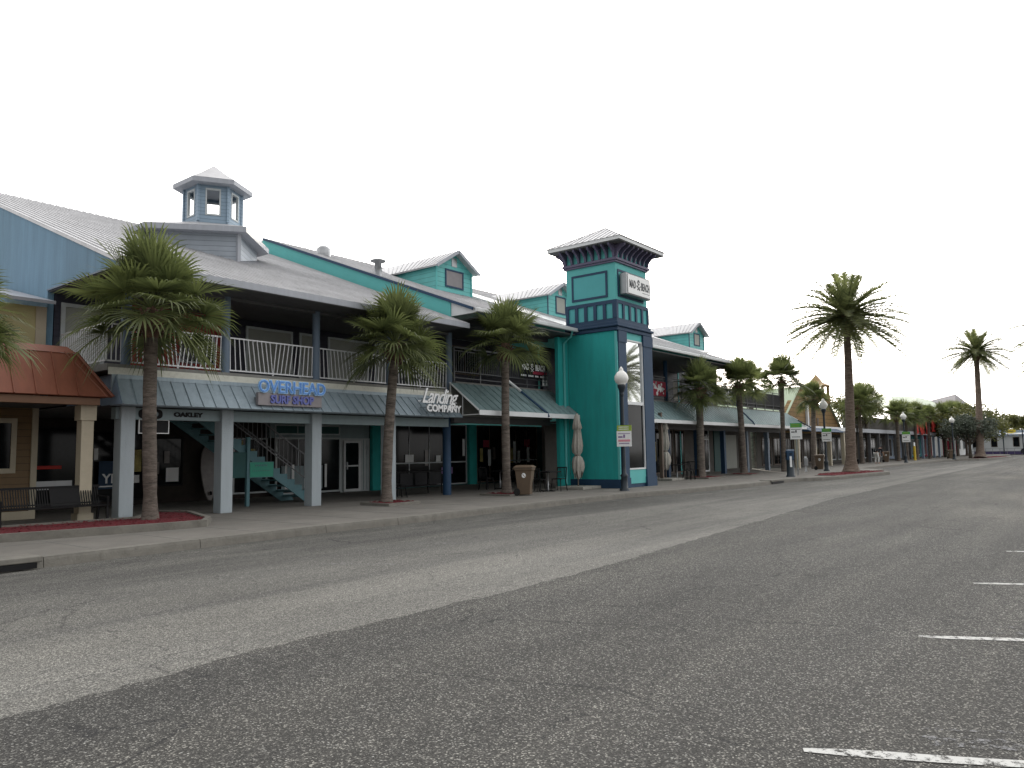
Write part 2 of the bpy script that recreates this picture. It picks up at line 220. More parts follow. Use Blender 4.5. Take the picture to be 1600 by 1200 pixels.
# ------------------------------------------------------------------ mesh helpers
class MB:
    def __init__(s,X=None): s.v=[];s.f=[];s.X=X
    def add(s,vs,fs):
        o=len(s.v)
        for v in vs:
            v=Vector(v)
            s.v.append(tuple(s.X@v if s.X else v))
        s.f+= [tuple(i+o for i in f) for f in fs]; return s
    def box(s,x0,x1,y0,y1,z0,z1):
        return s.add([(x0,y0,z0),(x1,y0,z0),(x1,y1,z0),(x0,y1,z0),(x0,y0,z1),(x1,y0,z1),(x1,y1,z1),(x0,y1,z1)],
                     [(0,3,2,1),(4,5,6,7),(0,1,5,4),(1,2,6,5),(2,3,7,6),(3,0,4,7)])
    def quad(s,*p): return s.add(p,[tuple(range(len(p)))])
    def bar(s,a,b,wd,ht,up=(0,0,1)):
        a=Vector(a);b=Vector(b);d=(b-a).normalized();u=Vector(up)
        if abs(d.dot(u))>.99: u=Vector((0,1,0))
        r=d.cross(u).normalized()*wd/2; t=r.cross(d).normalized()*ht/2
        return s.add([a-r-t,a+r-t,a+r+t,a-r+t,b-r-t,b+r-t,b+r+t,b-r+t],[(0,3,2,1),(4,5,6,7),(0,1,5,4),(1,2,6,5),(2,3,7,6),(3,0,4,7)])
    def tube(s,pts,rad,n=10,cap=True):
        pts=[Vector(p) for p in pts]; rad=rad if isinstance(rad,(list,tuple)) else [rad]*len(pts); vs=[];fs=[]
        for i,p in enumerate(pts):
            d=(pts[min(i+1,len(pts)-1)]-pts[max(i-1,0)]).normalized()
            u=Vector((1,0,0)) if abs(d.z)>.8 else Vector((0,0,1)); a=d.cross(u).normalized(); b=d.cross(a)
            for k in range(n): t=2*PI*k/n; vs.append(p+(a*math.cos(t)+b*math.sin(t))*rad[i])
        for i in range(len(pts)-1):
            for k in range(n): fs.append((i*n+k,i*n+(k+1)%n,(i+1)*n+(k+1)%n,(i+1)*n+k))
        if cap: fs.append(tuple(range(n))); fs.append(tuple((len(pts)-1)*n+k for k in reversed(range(n))))
        return s.add(vs,fs)
    def lathe(s,c,prof,n=20):
        c=Vector(c); return s.tube([c+Vector((0,0,z)) for r,z in prof],[max(r,.001) for r,z in prof],n)
    def extr(s,poly,d):   # planar polygon extruded by vector d
        d=Vector(d); n=len(poly); p=[Vector(q) for q in poly]
        return s.add(p+[q+d for q in p],[tuple(range(n)),tuple(range(2*n-1,n-1,-1))]+[(i,(i+1)%n,n+(i+1)%n,n+i) for i in range(n)])
    def build(s,name,mt,parent=None,smooth=False,bev=0):
        me=bpy.data.meshes.new(name); me.from_pydata(s.v,[],s.f); me.update()
        mt=A[mt] if isinstance(mt,str) else mt; me.materials.append(mt)
        o=bpy.data.objects.new(name,me); COL.objects.link(o)
        if parent is not None:
            o.parent=parent; o.matrix_parent_inverse=Matrix.Translation(parent['_w']).inverted() if '_w' in parent else Matrix()
        if smooth:
            for p in me.polygons: p.use_smooth=True
        if bev:
            b=o.modifiers.new('bevel','BEVEL'); b.width=bev; b.segments=2; b.limit_method='ANGLE'
        return o
# parts are built in the local frame of their thing; large buildings keep world coordinates (their Empty sits at the origin of that frame)
def thing(name,label,cat,loc=(0,0,0),rz=0,group=None):
    o=bpy.data.objects.new(name,None); COL.objects.link(o); o.location=loc; o.rotation_euler=(0,0,rz); o.empty_display_size=.3
    o['label']=label; o['category']=cat
    if group:o['group']=group
    return o
def tag(o,label,cat,group=None):
    o['label']=label;o['category']=cat
    if group:o['group']=group
    return o
def struct(o,kind='structure'): o['kind']=kind; return o
def dup(root,loc,rz=None,label=None,scale=None):
    r=root.copy(); COL.objects.link(r); r.location=loc
    if rz is not None: r.rotation_euler=(0,0,rz)
    if label:r['label']=label
    if scale:r.scale=scale
    for ch in list(root.children):
        c=ch.copy(); COL.objects.link(c); c.parent=r
        for g in list(ch.children): d=g.copy(); COL.objects.link(d); d.parent=c
    return r
def text(body,size,ext,mt,name,parent=None,loc=(0,0,0),rz=0,rx=R(90),shear=0,sx=1,offset=0,align='CENTER',space=1,tilt=0):
    cu=bpy.data.curves.new(name,'FONT'); cu.body=body; cu.size=size; cu.extrude=ext; cu.shear=shear; cu.offset=offset; cu.align_x=align; cu.align_y='CENTER'; cu.space_character=space
    cu.resolution_u=3
    t=bpy.data.objects.new(name+'_c',cu); COL.objects.link(t); bpy.context.view_layer.update()
    me=bpy.data.meshes.new_from_object(t.evaluated_get(bpy.context.evaluated_depsgraph_get())); bpy.data.objects.remove(t)
    me.name=name; me.materials.clear(); me.materials.append(A[mt]); o=bpy.data.objects.new(name,me); COL.objects.link(o)
    o.location=loc; o.rotation_euler=(rx,tilt,rz); o.scale=(sx,1,1)
    if parent: o.parent=parent
    return o
rng=random.Random(7)
# ------------------------------------------------------------------ ground, road, pavement
def sheet(name,poly,z,mt): return struct(MB().quad(*[(x,y,z) for x,y in poly]).build(name,mt))
sheet('ground',[(-300,-300),(700,-300),(700,500),(-300,500)],-.02,'ground')
sheet('road',[(-60,-60),(400,-60),(400,60),(-60,60)],-.008,'road')
edge=[(-60,5.1),(-5,5.3),(1.8,5.58),(3,5.68),(3.9,5.74),(5.2,5.72),(6.9,5.68),(8.6,5.72),(10.5,5.86),(17,6.4),(25,7.1),(40,7.6),(57,8.1),(90,9.0),(160,10.2)]
re_=random.Random(4); ee=[]
for i in range(len(edge)-1):
    a,b=edge[i],edge[i+1]; n=max(2,int((b[0]-a[0])/.12)) if a[0]<45 else 6
    for k in range(n): u=k/n; x=a[0]+(b[0]-a[0])*u; ee.append((x,a[1]+(b[1]-a[1])*u+re_.uniform(-.035,.035)+.04*noise.noise(Vector((x*.9,0,0)))+.04*noise.noise(Vector((x*3,5,0)))))
ee.append(edge[-1])
sheet('near_lane_asphalt',[(-60,-60),(160,-60)]+ee[::-1],-.004,'road2')
KP=[(-40,12.7),(3.9,12.75),(4.7,12.82),(7.3,12.98),(10.2,13.15),(12.2,13.1),(17.4,13.3),(23,13.35),(26,12.9),(31.5,12.35),(36.5,12.45),(37.9,12.3),(39.2,11.6),(40.8,11.2),(44,10.95),(48.6,10.5),(49.6,10.75),(49.9,11.3),(50.6,12.0),(54.5,12.15),(56,13.6),(58,14.35),(75,14.5),(90,14.4),(94.5,13.9),(97,11.9),(100,11.3),(112,10.4),(116,10.6),(117,12.0),(122,13.2),(140,13.0),(143,14.5),(146,60)]
poly=KP+[(146,70),(-40,70)]
struct(MB().quad(*[(x,y,.15) for x,y in poly]).build('pavement','conc'))
kb=MB()
for i in range(len(KP)-1):
    a,b=Vector((*KP[i],0)),Vector((*KP[i+1],0)); L=(b-a).length; n=max(1,int(L/3.05)) if L<60 else 20
    nn=Vector((-(b-a).y,(b-a).x,0)).normalized()
    for k in range(n):
        p=a.lerp(b,k/n); q=a.lerp(b,(k+1)/n); g=(q-p).normalized()*.006
        p=p+g;q=q-g; pr=[(-.03,-.03),(-.012,.11),(.0,.145),(.03,.158),(.17,.158),(.17,-.03)]
        kb.add([p+nn*u+Vector((0,0,z)) for u,z in pr]+[q+nn*u+Vector((0,0,z)) for u,z in pr],[(0,1,2,3,4,5),(11,10,9,8,7,6)]+[(j,j+6,(j+1)%6+6,(j+1)%6) for j in range(6)])
struct(kb.build('kerb','kerb'))
# pavement joints as thin grooves of dirt (strips 4 mm proud), gutter drains
jb=MB()
for k in range(46): x=-2+k*1.52; jb.box(x,x+.012,13.3,24,.1505,.1535)
jb.box(-4,70,15.0,15.012,.1505,.1535); jb.box(-4,70,16.6,16.612,.1505,.1535)
struct(jb.build('pavement_joints','deck'))
# parking lines
def line(name,a,d,L,wd,mt):
    a=Vector((*a,0));d=Vector((*d,0)).normalized();n=Vector((-d.y,d.x,0)); mb=MB(); r=random.Random(int(a.x*10)); K=24; vs=[];fs=[]
    for k in range(K+1):
        p=a+d*L*k/K
        for s in(-1,1): vs.append(p+n*(s*wd/2*(1+r.uniform(-.12,.12))*(.55 if k in(0,K) else 1))+Vector((0,0,.001)))
    for k in range(K): fs.append((2*k,2*k+1,2*k+3,2*k+2))
    mb.add(vs,fs); o=mb.build(name,mt); struct(o); return o
for x in (4.24,7.28,10.4,13.75,16.9,20.0,23.2): line('parking_line',(x,1.42),(.45,-.93),5.2,.1,'wline')
for p in ((7.2,9.45),(9.75,10.2)): line('faded_parking_line',p,(.5,-.84),1.3,.075,'wline2')
for p in ((13.0,10.6),(16.3,10.9)): line('faded_parking_line',p,(.5,-.84),1.6,.06,'wline2')
for a,d,L,w_ in (((6.55,1.66),(.2,1),.12,.02),((6.6,1.74),(.5,-.75),.3,.015),((4.75,.95),(.4,-.8),.9,.16),((4.95,.98),(.42,-.8),.8,.04),((7.75,1.0),(.4,-.8),.7,.1),((8.0,1.0),(.4,-.8),.6,.05),((10.8,1.3),(.45,-.8),.3,.05)): line('paint_smudge',a,d,L,w_,'wline3')
rp=random.Random(9)
for i in range(12):
    x=rp.choice((6.0,7.9,8.3,11.5,12.6,14.2,16.5))+rp.uniform(-.4,.4); line('kerb_paint_fleck',(x,12.55+rp.uniform(-.15,.3)+(.1 if x>12 else 0)),(1,rp.uniform(-.2,.2)),rp.uniform(.12,.5),rp.uniform(.02,.06),'wline2')
# drain inlets in the kerb
def drain(x,y,wd,label,ang=0):
    t=thing('storm_drain',label,'drain',(x,y,0),ang)
    MB().box(-wd/2,wd/2,-.06,.5,.10,.185).build('cover_slab','kerb',t,bev=.015); MB().box(-wd/2+.08,wd/2-.08,-.064,-.035,.01,.095).build('opening','black',t)
drain(3.7,12.74,1.9,'concrete kerb drain with a dark slot beside the red mulch bed')
drain(35.2,12.4,1.7,'low kerb drain with a dark slot in front of the turquoise wing')
# ------------------------------------------------------------------ standing seam roof pieces
def seam(mb,p0,p1,q0,q1,step,w_=.03,h=.03):
    """ribs running from edge p0-p1 to edge q0-q1"""
    p0,p1,q0,q1=map(Vector,(p0,p1,q0,q1)); n=max(1,int((p1-p0).length/step)); nv=((p1-p0).cross(q0-p0)).normalized()
    if nv.z<0: nv=-nv
    for k in range(n+1):
        a=p0.lerp(p1,k/n)+nv*h/2; b=q0.lerp(q1,k/n)+nv*h/2; mb.bar(a,b,w_,h,nv)
def slab(mb,a,b,c,d,t):
    a,b,c,d=map(Vector,(a,b,c,d)); n=((b-a).cross(c-a)).normalized()
    if n.z<0:n=-n
    e=-n*t; return mb.add([a,b,c,d,a+e,b+e,c+e,d+e],[(0,1,2,3),(7,6,5,4),(0,4,5,1),(1,5,6,2),(2,6,7,3),(3,7,4,0)])
def window(parent,x0,x1,y,z0,z1,fr='frame',gl='glass',fw=.06,nx=1,nz=1,name='window',out=-1):
    """frame standing in a wall facing -Y, pane as its child"""
    TM=Matrix.Translation((-parent.location.x,-parent.location.y,0)); mb=MB(TM); y0=y+out*.05; y1=y
    mb.box(x0,x0+fw,y0,y1,z0,z1).box(x1-fw,x1,y0,y1,z0,z1).box(x0+fw,x1-fw,y0,y1,z0,z0+fw).box(x0+fw,x1-fw,y0,y1,z1-fw,z1)
    for k in range(1,nx): x=x0+(x1-x0)*k/nx; mb.box(x-fw*.35,x+fw*.35,y0+.012,y1,z0+fw,z1-fw)
    for k in range(1,nz): z=z0+(z1-z0)*k/nz; mb.box(x0+fw,x1-fw,y0+.018,y1,z-fw*.3,z+fw*.3)
    f=mb.build(name,fr,parent); p=MB(TM).box(x0+fw*.5,x1-fw*.5,y-.016,y-.008,z0+fw*.5,z1-fw*.5).build('pane',gl,f); return f
M_=.3845
# ================================================================== GREY SURF SHOP BUILDING
g=thing('shop_building','two storey grey blue shop building with metal roof, white railed balcony and lantern','building',(7.68,17.4,0))
def G(): return MB(Matrix.Translation((-7.68,-17.4,0)))
X0,X1=7.68,19.6; YE,ZE=17.4,6.12; YR=29.9; ZR=ZE+M_*(YR-YE); YB=42.4
rm=G(); slab(rm,(X0-.03,YE,ZE),(X1,YE,ZE),(X1,YR,ZR),(X0-.03,YR,ZR),.06); slab(rm,(X0-.03,YR,ZR),(X1,YR,ZR),(X1,YB,ZE),(X0-.03,YB,ZE),.06)
seam(rm,(X0,YE,ZE),(X1-.1,YE,ZE),(X0,YR,ZR),(X1-.1,YR,ZR),.23,.025,.028)
rm.build('roof','roof',g)
G().box(X0,X1,YE-.03,YE,ZE-.17,ZE+.01).build('fascia','fascia',g)
G().box(X0+.02,X1-.3,YE,21.3,5.93,5.96).build('porch_ceiling','soffit',g)
gw=G(); gw.extr([(X0,YE+.02,5.98),(X0,21.32,6.0),(X0,21.32,3.0),(X0,YB,3.0),(X0,YB,ZE-.07),(X0,YR,ZR-.07),(X0,YE+.02,ZE-.07)],(.15,0,0)); gw.build('gable_wall','gable',g)
G().box(X0-.02,X0,YE+.02,21.34,5.96,6.0).build('gable_trim','greyd',g)
# balcony deck, beam, awning
G().box(7.95,19.75,18.42,21.3,3.7,3.86).build('balcony_deck','deck',g)
G().box(7.98,19.7,18.36,18.42,3.60,3.77).build('trim_board','strip',g)
G().box(8.25,19.75,18.56,18.8,2.56,2.84).build('beam','beam',g)
G().box(7.66,19.75,18.8,24.6,2.86,2.9).build('walkway_ceiling','soffit',g)
aw=G(); slab(aw,(8.03,17.75,2.87),(19.62,17.75,2.87),(19.45,18.42,3.62),(8.15,18.42,3.62),.04)
seam(aw,(8.05,17.75,2.87),(19.6,17.75,2.87),(8.17,18.42,3.62),(19.43,18.42,3.62),.33,.02,.025)
aw.box(8.05,19.55,18.36,18.42,2.86,3.6); aw.box(8.15,19.45,18.3,18.36,3.5,3.6)
aw.build('awning','awn1',g)
G().extr([(8.03,17.75,2.87),(8.15,18.42,3.62),(8.15,20.8,3.62),(8.03,20.8,2.87)],(-.02,0,0)).build('awning_return','greyd',g)
for xc in (8.5,11.1,13.98,16.95):
    G().box(xc-.17,xc+.17,18.45,18.81,.15,2.86).build('column','stucco',g,bev=.012)
cx=19.95; G().tube([(cx,18.85,.15),(cx,18.85,3.72)],.15,20).build('column','navy',g,True)
for xc in (8.46,11.09,14.05,16.96,19.86): G().tube([(xc,18.62,3.86),(xc,18.62,5.95)],.115,16).build('post','greyd',g,True)
G().box(8.3,19.95,18.55,18.7,5.86,5.94).build('post_beam','soffit',g)
# railing panels: pickets fan towards a V in the middle of every bay
def vrail(x0,x1,y,z0=3.93,z1=4.85):
    mb=G(); mb.box(x0,x1,y-.02,y+.02,z1-.035,z1); mb.box(x0,x1,y-.02,y+.02,z0,z0+.035); n=18; xm=(x0+x1)/2; hw=(x1-x0)/2
    for k in range(n+1):
        u=-1+2*k/n; xt=xm+u*hw*.985
        s=.14*(1-abs(u))**.5*(1 if abs(u)<.97 else 0)
        if abs(u)<.001:
            mb.bar((xm-.11,y,z1-.03),(xm-.01,y,z0-.04),.02,.02); mb.bar((xm+.11,y,z1-.03),(xm+.01,y,z0-.04),.02,.02); continue
        xt=xm+(1 if u>0 else -1)*(.11+(abs(u))*(hw-.12)); xb=xm+(1 if u>0 else -1)*(.02+abs(u)**1.12*(hw-.05))
        mb.bar((xt,y,z1-.03),(xb,y,z0+.03),.02,.02)
    return mb.build('railing','rail',g)
for a,b in ((8.58,10.97),(11.21,13.93),(14.17,16.84),(17.08,19.72)): vrail(a,b,18.62)
mb=G(); 
for z in (3.93,4.82): mb.box(7.98,8.02,18.6,21.2,z,z+.035)
for k in range(22): y=18.62+k*.118; mb.bar((8.0,y,3.95),(8.0,y+.03,4.83),.02,.02)
mb.box(8.0,8.4,18.6,18.64,4.82,4.855).box(8.0,8.4,18.6,18.64,3.93,3.965)
for k in range(4): mb.bar((8.02+k*.11,18.62,3.95),(8.02+k*.11,18.62,4.83),.02,.02)
mb.build('railing','rail',g)
# upper storey wall
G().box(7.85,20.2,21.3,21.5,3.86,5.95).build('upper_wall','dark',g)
G().box(9.7,12.58,21.26,21.3,3.87,5.92).build('red_wall_panel','red',g)['label']='red painted section of the balcony wall'
for a,b,nx in ((13.37,15.1,1),(16.56,18.4,1),(18.7,19.55,1)): window(g,a,b,21.3,4.25,5.74,'frame','blind',.07,nx)
window(g,8.0,9.1,21.3,4.0,5.7,'frame','blind',.1,1,2)
window(g,11.2,12.3,21.26,4.4,5.3,'frame','glass',.05)
dd=window(g,15.37,16.1,21.3,3.88,5.75,'frame','blind',.08,1,1,'door'); MB(Matrix.Translation((-7.68,-17.4,0))).box(15.47,15.51,21.2,21.24,4.7,4.85).build('handle','steel',dd)
# ground floor wall and shopfront
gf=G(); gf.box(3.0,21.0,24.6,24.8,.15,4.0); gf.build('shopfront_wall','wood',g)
for (a,b,z0,z1) in ((8.6,9.85,.3,2.6),(10.1,11.9,.3,2.5),(12.05,13.15,.7,2.3)): window(g,a,b,24.6,z0,z1,'black','glass',.05)
window(g,15.0,16.4,24.6,.3,2.3,'frame','glass',.06)
wf=window(g,16.5,19.5,24.25,.2,2.32,'frame','glass',.07,3); 
G().box(16.3,21.05,24.3,24.6,2.3,2.88).build('transom_wall','beam',g); 
window(g,16.5,19.5,24.3,2.42,2.8,'frame','tealdk',.05,3); G().box(19.55,21.05,24.28,24.3,.15,2.3).build('entry_wall','frame',g)
dr=window(g,19.65,20.5,24.24,.18,2.2,'white','glass',.09,1,2,'door'); G().box(19.74,19.78,24.1,24.16,1.05,1.35).build('handle','steel',dr)
for k in range(5): G().box(20.62+k*.09,20.64+k*.09,24.262,24.279,.2,2.25).build('board_joint','beam',g) if k in(1,3) else None
# clutter seen in the shopfront: cards standing in the windows
def card(x0,x1,z0,z1,mt,nmn='window_display',y=24.54): return G().box(x0,x1,y,y+.01,z0,z1).build(nmn,mt,g)
card(12.57,13.0,.84,1.3,'paper'); card(9.85,10.05,.6,1.95,'paper'); card(10.3,10.42,1.6,1.95,'paper'); card(11.45,11.75,1.2,1.9,'warm'); card(11.4,11.7,.85,1.1,'paper')
card(12.5,12.68,1.45,1.85,'surf'); card(12.2,12.34,1.1,1.5,'surf'); card(8.7,9.7,.75,1.0,'steel'); card(9.95,10.09,.5,1.1,'surf'); card(8.7,9.4,1.35,1.45,'fred')
card(16.75,18.6,.35,1.25,'beam','counter',24.19); 
for x in (16.9,17.2,17.75,18.0,18.7): card(x,x+.1,.4,1.3,'paper','window_display',24.18)
for x,z in ((15.2,1.9),(15.45,1.5),(15.5,1.2),(15.15,.9),(15.7,1.6)): card(x,x+.18,z,z+.3,'warm' if z>1.4 else 'surf')
# lantern base and lantern on the roof (sub-structures of the roof)
def ring(mb,pts,z0,z1):
    n=len(pts); mb.add([(x,y,z0) for x,y in pts]+[(x,y,z1) for x,y in pts],[(i,(i+1)%n,n+(i+1)%n,n+i) for i in range(n)]+[tuple(range(n))[::-1],tuple(range(n,2*n))])
K=(13.94,22.7); Lp=(11.85,24.45); Rp=(15.7,24.35)
base=[K,Rp,(15.7,27.4),(13.94,29),(11.85,27.4),Lp]
cb=G(); ring(cb,base,7.9,9.12); lb=cb.build('lantern_base','lap',g)
G().box(K[0]-.07,K[0]+.05,K[1]-.06,K[1]+.04,7.95,9.12).build('corner_board','fascia',lb)
cc=Vector((13.85,25.35)); eo=[tuple(cc+(Vector(p)-cc)*1.0+(Vector(p)-cc).normalized()*.42) for p in base]
CC=Vector((14.22,24.85)); hr=.96
hexa=[(CC.x+hr*math.cos(R(a)),CC.y+hr*math.sin(R(a))) for a in (270,330,30,90,150,210)]
ef=G(); ring(ef,eo,9.1,9.28); ef.build('lantern_base_fascia','fascia',lb)
rf=G(); n=6; rf.add([(x,y,9.285) for x,y in eo]+[(CC.x+(x-CC.x)*1.05,CC.y+(y-CC.y)*1.05,9.74) for x,y in hexa],[(i,(i+1)%n,n+(i+1)%n,n+i) for i in range(n)])
rf.build('lantern_base_roof','roof',lb)
lan=G(); ZB,ZT=9.5,11.14
wsub=[]
for i in range(6):
    a=Vector((*hexa[i],0)); b=Vector((*hexa[(i+1)%6],0)); d=(b-a); nn=Vector((d.y,-d.x,0)).normalized(); inn=-nn*.06
    def pc(u0,u1,z0,z1,mbx,off=Vector((0,0,0)),th=inn):
        p=a+d*u0+off;q=a+d*u1+off; mbx.extr([p+Vector((0,0,z0)),q+Vector((0,0,z0)),q+Vector((0,0,z1)),p+Vector((0,0,z1))],th)
    pc(0,.26,ZB,ZT,lan);pc(.74,1,ZB,ZT,lan);pc(.26,.74,ZB,10.06,lan);pc(.26,.74,10.95,ZT,lan)
    wsub.append((a,b,d,nn))
ln=lan.build('lantern','lapb',g)
for a,b,d,nn in wsub:
    wfm=G()
    for u0,u1,z0,z1 in ((.24,.29,10.02,10.99),(.71,.76,10.02,10.99),(.29,.71,10.02,10.08),(.29,.71,10.93,10.99)):
        p=a+d*u0+nn*.015;q=a+d*u1+nn*.015; wfm.extr([p+Vector((0,0,z0)),q+Vector((0,0,z0)),q+Vector((0,0,z1)),p+Vector((0,0,z1))],-nn*.08)
    wfm.build('lantern_window','frame',ln)
for x,y in hexa: G().box(x-.045,x+.045,y-.045,y+.045,9.8,ZT).build('corner_board','lapb',ln)
he=[(CC.x+1.34*math.cos(R(a)),CC.y+1.34*math.sin(R(a))) for a in (270,330,30,90,150,210)]
cr=G(); ring(cr,he,11.1,11.26); cr.build('lantern_fascia','fascia',ln)
ap=G(); ap.add([(x,y,11.265) for x,y in he]+[(CC.x+(x-CC.x)*.5,CC.y+(y-CC.y)*.5,11.66) for x,y in he]+[(CC.x,CC.y,12.12)],[(i,(i+1)%6,6+(i+1)%6,6+i) for i in range(6)]+[(6+i,6+(i+1)%6,12) for i in range(6)]); ap.build('lantern_roof','roof',ln)
# staircase under the building
st=G(); x,z=15.4,.15; 
pr=[(15.55,.15)]
for k in range(20): st.box(x-.29-k*.27,x-k*.27,20.45,21.75,z+.14+k*.18,z+.18+k*.18); 
st_o=st.build('staircase','stair',g)
for y in (20.4,21.76):
    s2=G(); top=[];x=15.55;z=.15
    pts=[(15.55,y,.15)]
    for k in range(20): pts+= [(15.42-k*.27,y,.15+k*.18+.2),(15.42-(k+1)*.27,y,.15+k*.18+.2)]
    pts+=[(10.0,y,3.6),(10.2,y,3.4),(15.05,y,.15)]
    s2.extr(pts,(0,.05,0)); s2.build('stringer','stair',st_o)
sr=G()
for y in (20.42,21.78):
    sr.bar((15.45,y,.62),(10.3,y,4.05),.03,.03); sr.bar((15.45,y,1.35),(10.3,y,4.78),.04,.04)
    for k in range(34): u=k/33; sr.bar((15.45-5.15*u,y,.62+3.43*u),(15.45-5.15*u,y,1.35+3.43*u),.018,.018,(1,0,0))
sr.build('stair_railing','railg',st_o)
G().box(12.86,12.96,20.3,20.4,.15,2.2).build('stair_post','stair',st_o)
G().box(12.3,12.86,20.33,20.37,1.0,1.75).build('stair_panel','tealdk',st_o)
# teal panel, shop windows between the grey and turquoise halves belong to the turquoise building below
# ================================================================== SIGNS ON THE GREY BUILDING
so_=thing('shop_sign','blue OVERHEAD SURF SHOP letters over a taupe board on the blue awning','sign',(12.6,17.72,3.3))
def T(): return MB()
MB().box(-1.06,1.0,.02,.14,-.32,.02).build('sign_board','board',so_,bev=.01)
MB().box(-1.0,.95,.14,.5,-.2,-.1).build('bracket','steel',so_)
text('OVERHEAD',.46,.015,'lrim','letters',so_,(0,-.02,.17),sx=.92,offset=.022)
text('OVERHEAD',.46,.02,'lblue','letter_faces',so_,(0,-.035,.17),sx=.92,offset=-.002)
text('SURF SHOP',.3,.02,'lpur','lower_letters',so_,(.0,.0,-.16),sx=.92,offset=.01)
sl_=thing('shop_sign','silver Landing COMPANY lettering at the right end of the blue awning','sign',(18.28,17.6,3.3))
text('Landing',.7,.02,'silver','script_letters',sl_,(-.02,0,.2),shear=.45,sx=.88,offset=.007,space=.86)
text('COMPANY',.32,.03,'silver','block_letters',sl_,(.22,0,-.19),sx=1.05,offset=.012)
MB().box(-.95,.9,.03,.06,.02,.05).box(-.6,.75,.03,.06,-.18,-.15).box(-.5,-.46,.03,.5,-.16,-.14).box(.5,.54,.03,.5,-.16,-.14).build('bracket','steel',sl_)
ok=thing('shop_sign','black OAKLEY lettering with oval mark painted on the pale beam','sign',(9.9,18.55,2.7))
text('OAKLEY',.15,.008,'black','letters',ok,(.15,0,0),sx=1.35,offset=.008)
ov=MB(); n=40; P=[];Q=[]
for k in range(n):
    t=2*PI*k/n; ex=lambda v,p:math.copysign(abs(v)**p,v)
    P.append((-.82+.3*ex(math.cos(t),.6),0,.13*ex(math.sin(t),.7))); Q.append((-.82+.2*ex(math.cos(t),.6),0,.07*ex(math.sin(t),.7)))
ov.add([Vector(p) for p in P]+[Vector(q) for q in Q],[(k,(k+1)%n,n+(k+1)%n,n+k) for k in range(n)]); ov.build('oval_mark','black',ok)
hs=thing('hanging_sign','small dark hanging sign with thin white frame under the beam','sign',(9.2,18.62,2.4))
MB().box(-.36,.36,-.015,.015,-.16,.15).build('panel','blk2',hs); MB().box(-.36,.36,-.02,.02,-.18,-.16).box(-.36,.36,-.02,.02,.15,.165).box(-.38,-.36,-.02,.02,-.18,.165).box(.36,.38,-.02,.02,-.18,.165).build('frame','paper',hs)
gs=thing('stair_sign','sea green sign board with pale writing on the stair post','sign',(13.36,20.33,1.23))
MB().box(-.42,.4,-.03,.0,-.23,.22).build('panel','green',gs); MB().box(-.43,.41,-.035,-.03,-.24,-.225).box(-.43,.41,-.035,-.03,.215,.23).box(.4,.415,-.035,-.03,-.225,.215).box(-.43,-.415,-.035,-.03,-.225,.215).build('frame','stair',gs)
k_=MB()
for i in range(7): k_.box(-.22+i*.06,-.185+i*.06,-.036,-.031,.09+.01*(i%2),.15)
for i in range(10): k_.box(-.3+i*.06,-.26+i*.06,-.036,-.031,-.05,-.03)
k_.build('writing','stair',gs)
sb=thing('surfboard','pale surfboard leaning upright against the dark planked shop wall','surfboard',(13.95,24.2,.15))
n=24;P=[]
for k in range(n): t=2*PI*k/n; P.append((.26*math.sin(t)*(1-.25*math.cos(t)),0,.95+.93*-math.cos(t)))
MB(Matrix.Rotation(R(-6),4,'X')).extr(P,(0,.05,0)).build('board','surf',sb,bev=.015); MB().box(-.015,.015,-.1,0,.2,.32).build('fin','black',sb)
ys=thing('poster','dark blue poster with the letters YE beside the first pale column','poster',(10.75,24.42,1.0))
MB().box(-.35,.35,-.01,0,-.3,.55).build('panel','navy',ys); text('YE',.4,.004,'paper','letters',ys,(-.02,-.015,0),offset=.01); MB().box(-.34,.34,-.014,-.011,-.24,-.2).build('stripe','paper',ys)
# ================================================================== TURQUOISE BUILDING WITH WING
t2=thing('arcade_building','turquoise two storey arcade with metal roof, dormers and teal grey awnings','building',(19.6,17.2,0))
def H(): return MB(Matrix.Translation((-19.6,-17.2,0)))
TE,TZ=17.15,6.66; TR=29.9; TRZ=TZ+M_*(TR-TE); XA,XB=19.62,43.2
rm=H(); slab(rm,(XA,TE,TZ),(25.6,TE,TZ),(25.6,TR,TRZ),(XA,TR,TRZ),.07)
slab(rm,(28.9,TE,TZ),(XB,TE,TZ),(XB,TR,TRZ),(28.9,TR,TRZ),.07); slab(rm,(25.6,17.7,TZ+M_*.55),(28.9,17.7,TZ+M_*.55),(28.9,TR,TRZ),(25.6,TR,TRZ),.07)
slab(rm,(XA,TR,TRZ),(XB,TR,TRZ),(XB,YB,TZ),(XA,YB,TZ),.07)
seam(rm,(XA+.05,TE,TZ),(25.6,TE,TZ),(XA+.05,TR,TRZ),(25.6,TR,TRZ),.3,.03,.03); seam(rm,(28.95,TE,TZ),(XB-.05,TE,TZ),(28.95,TR,TRZ),(XB-.05,TR,TRZ),.3,.03,.03)
rm.build('roof','roof',t2)
H().box(XA,25.95,TE-.14,TE,TZ-.15,TZ+.0).build('gutter','white',t2,bev=.03); H().box(28.9,XB,TE-.14,TE,TZ-.15,TZ+.0).build('gutter','white',t2,bev=.03)
H().box(20.1,25.9,TE,21.3,6.38,6.42).build('porch_ceiling','soffit',t2); H().box(28.9,XB-.1,TE,21.0,6.38,6.42).build('porch_ceiling','soffit',t2)
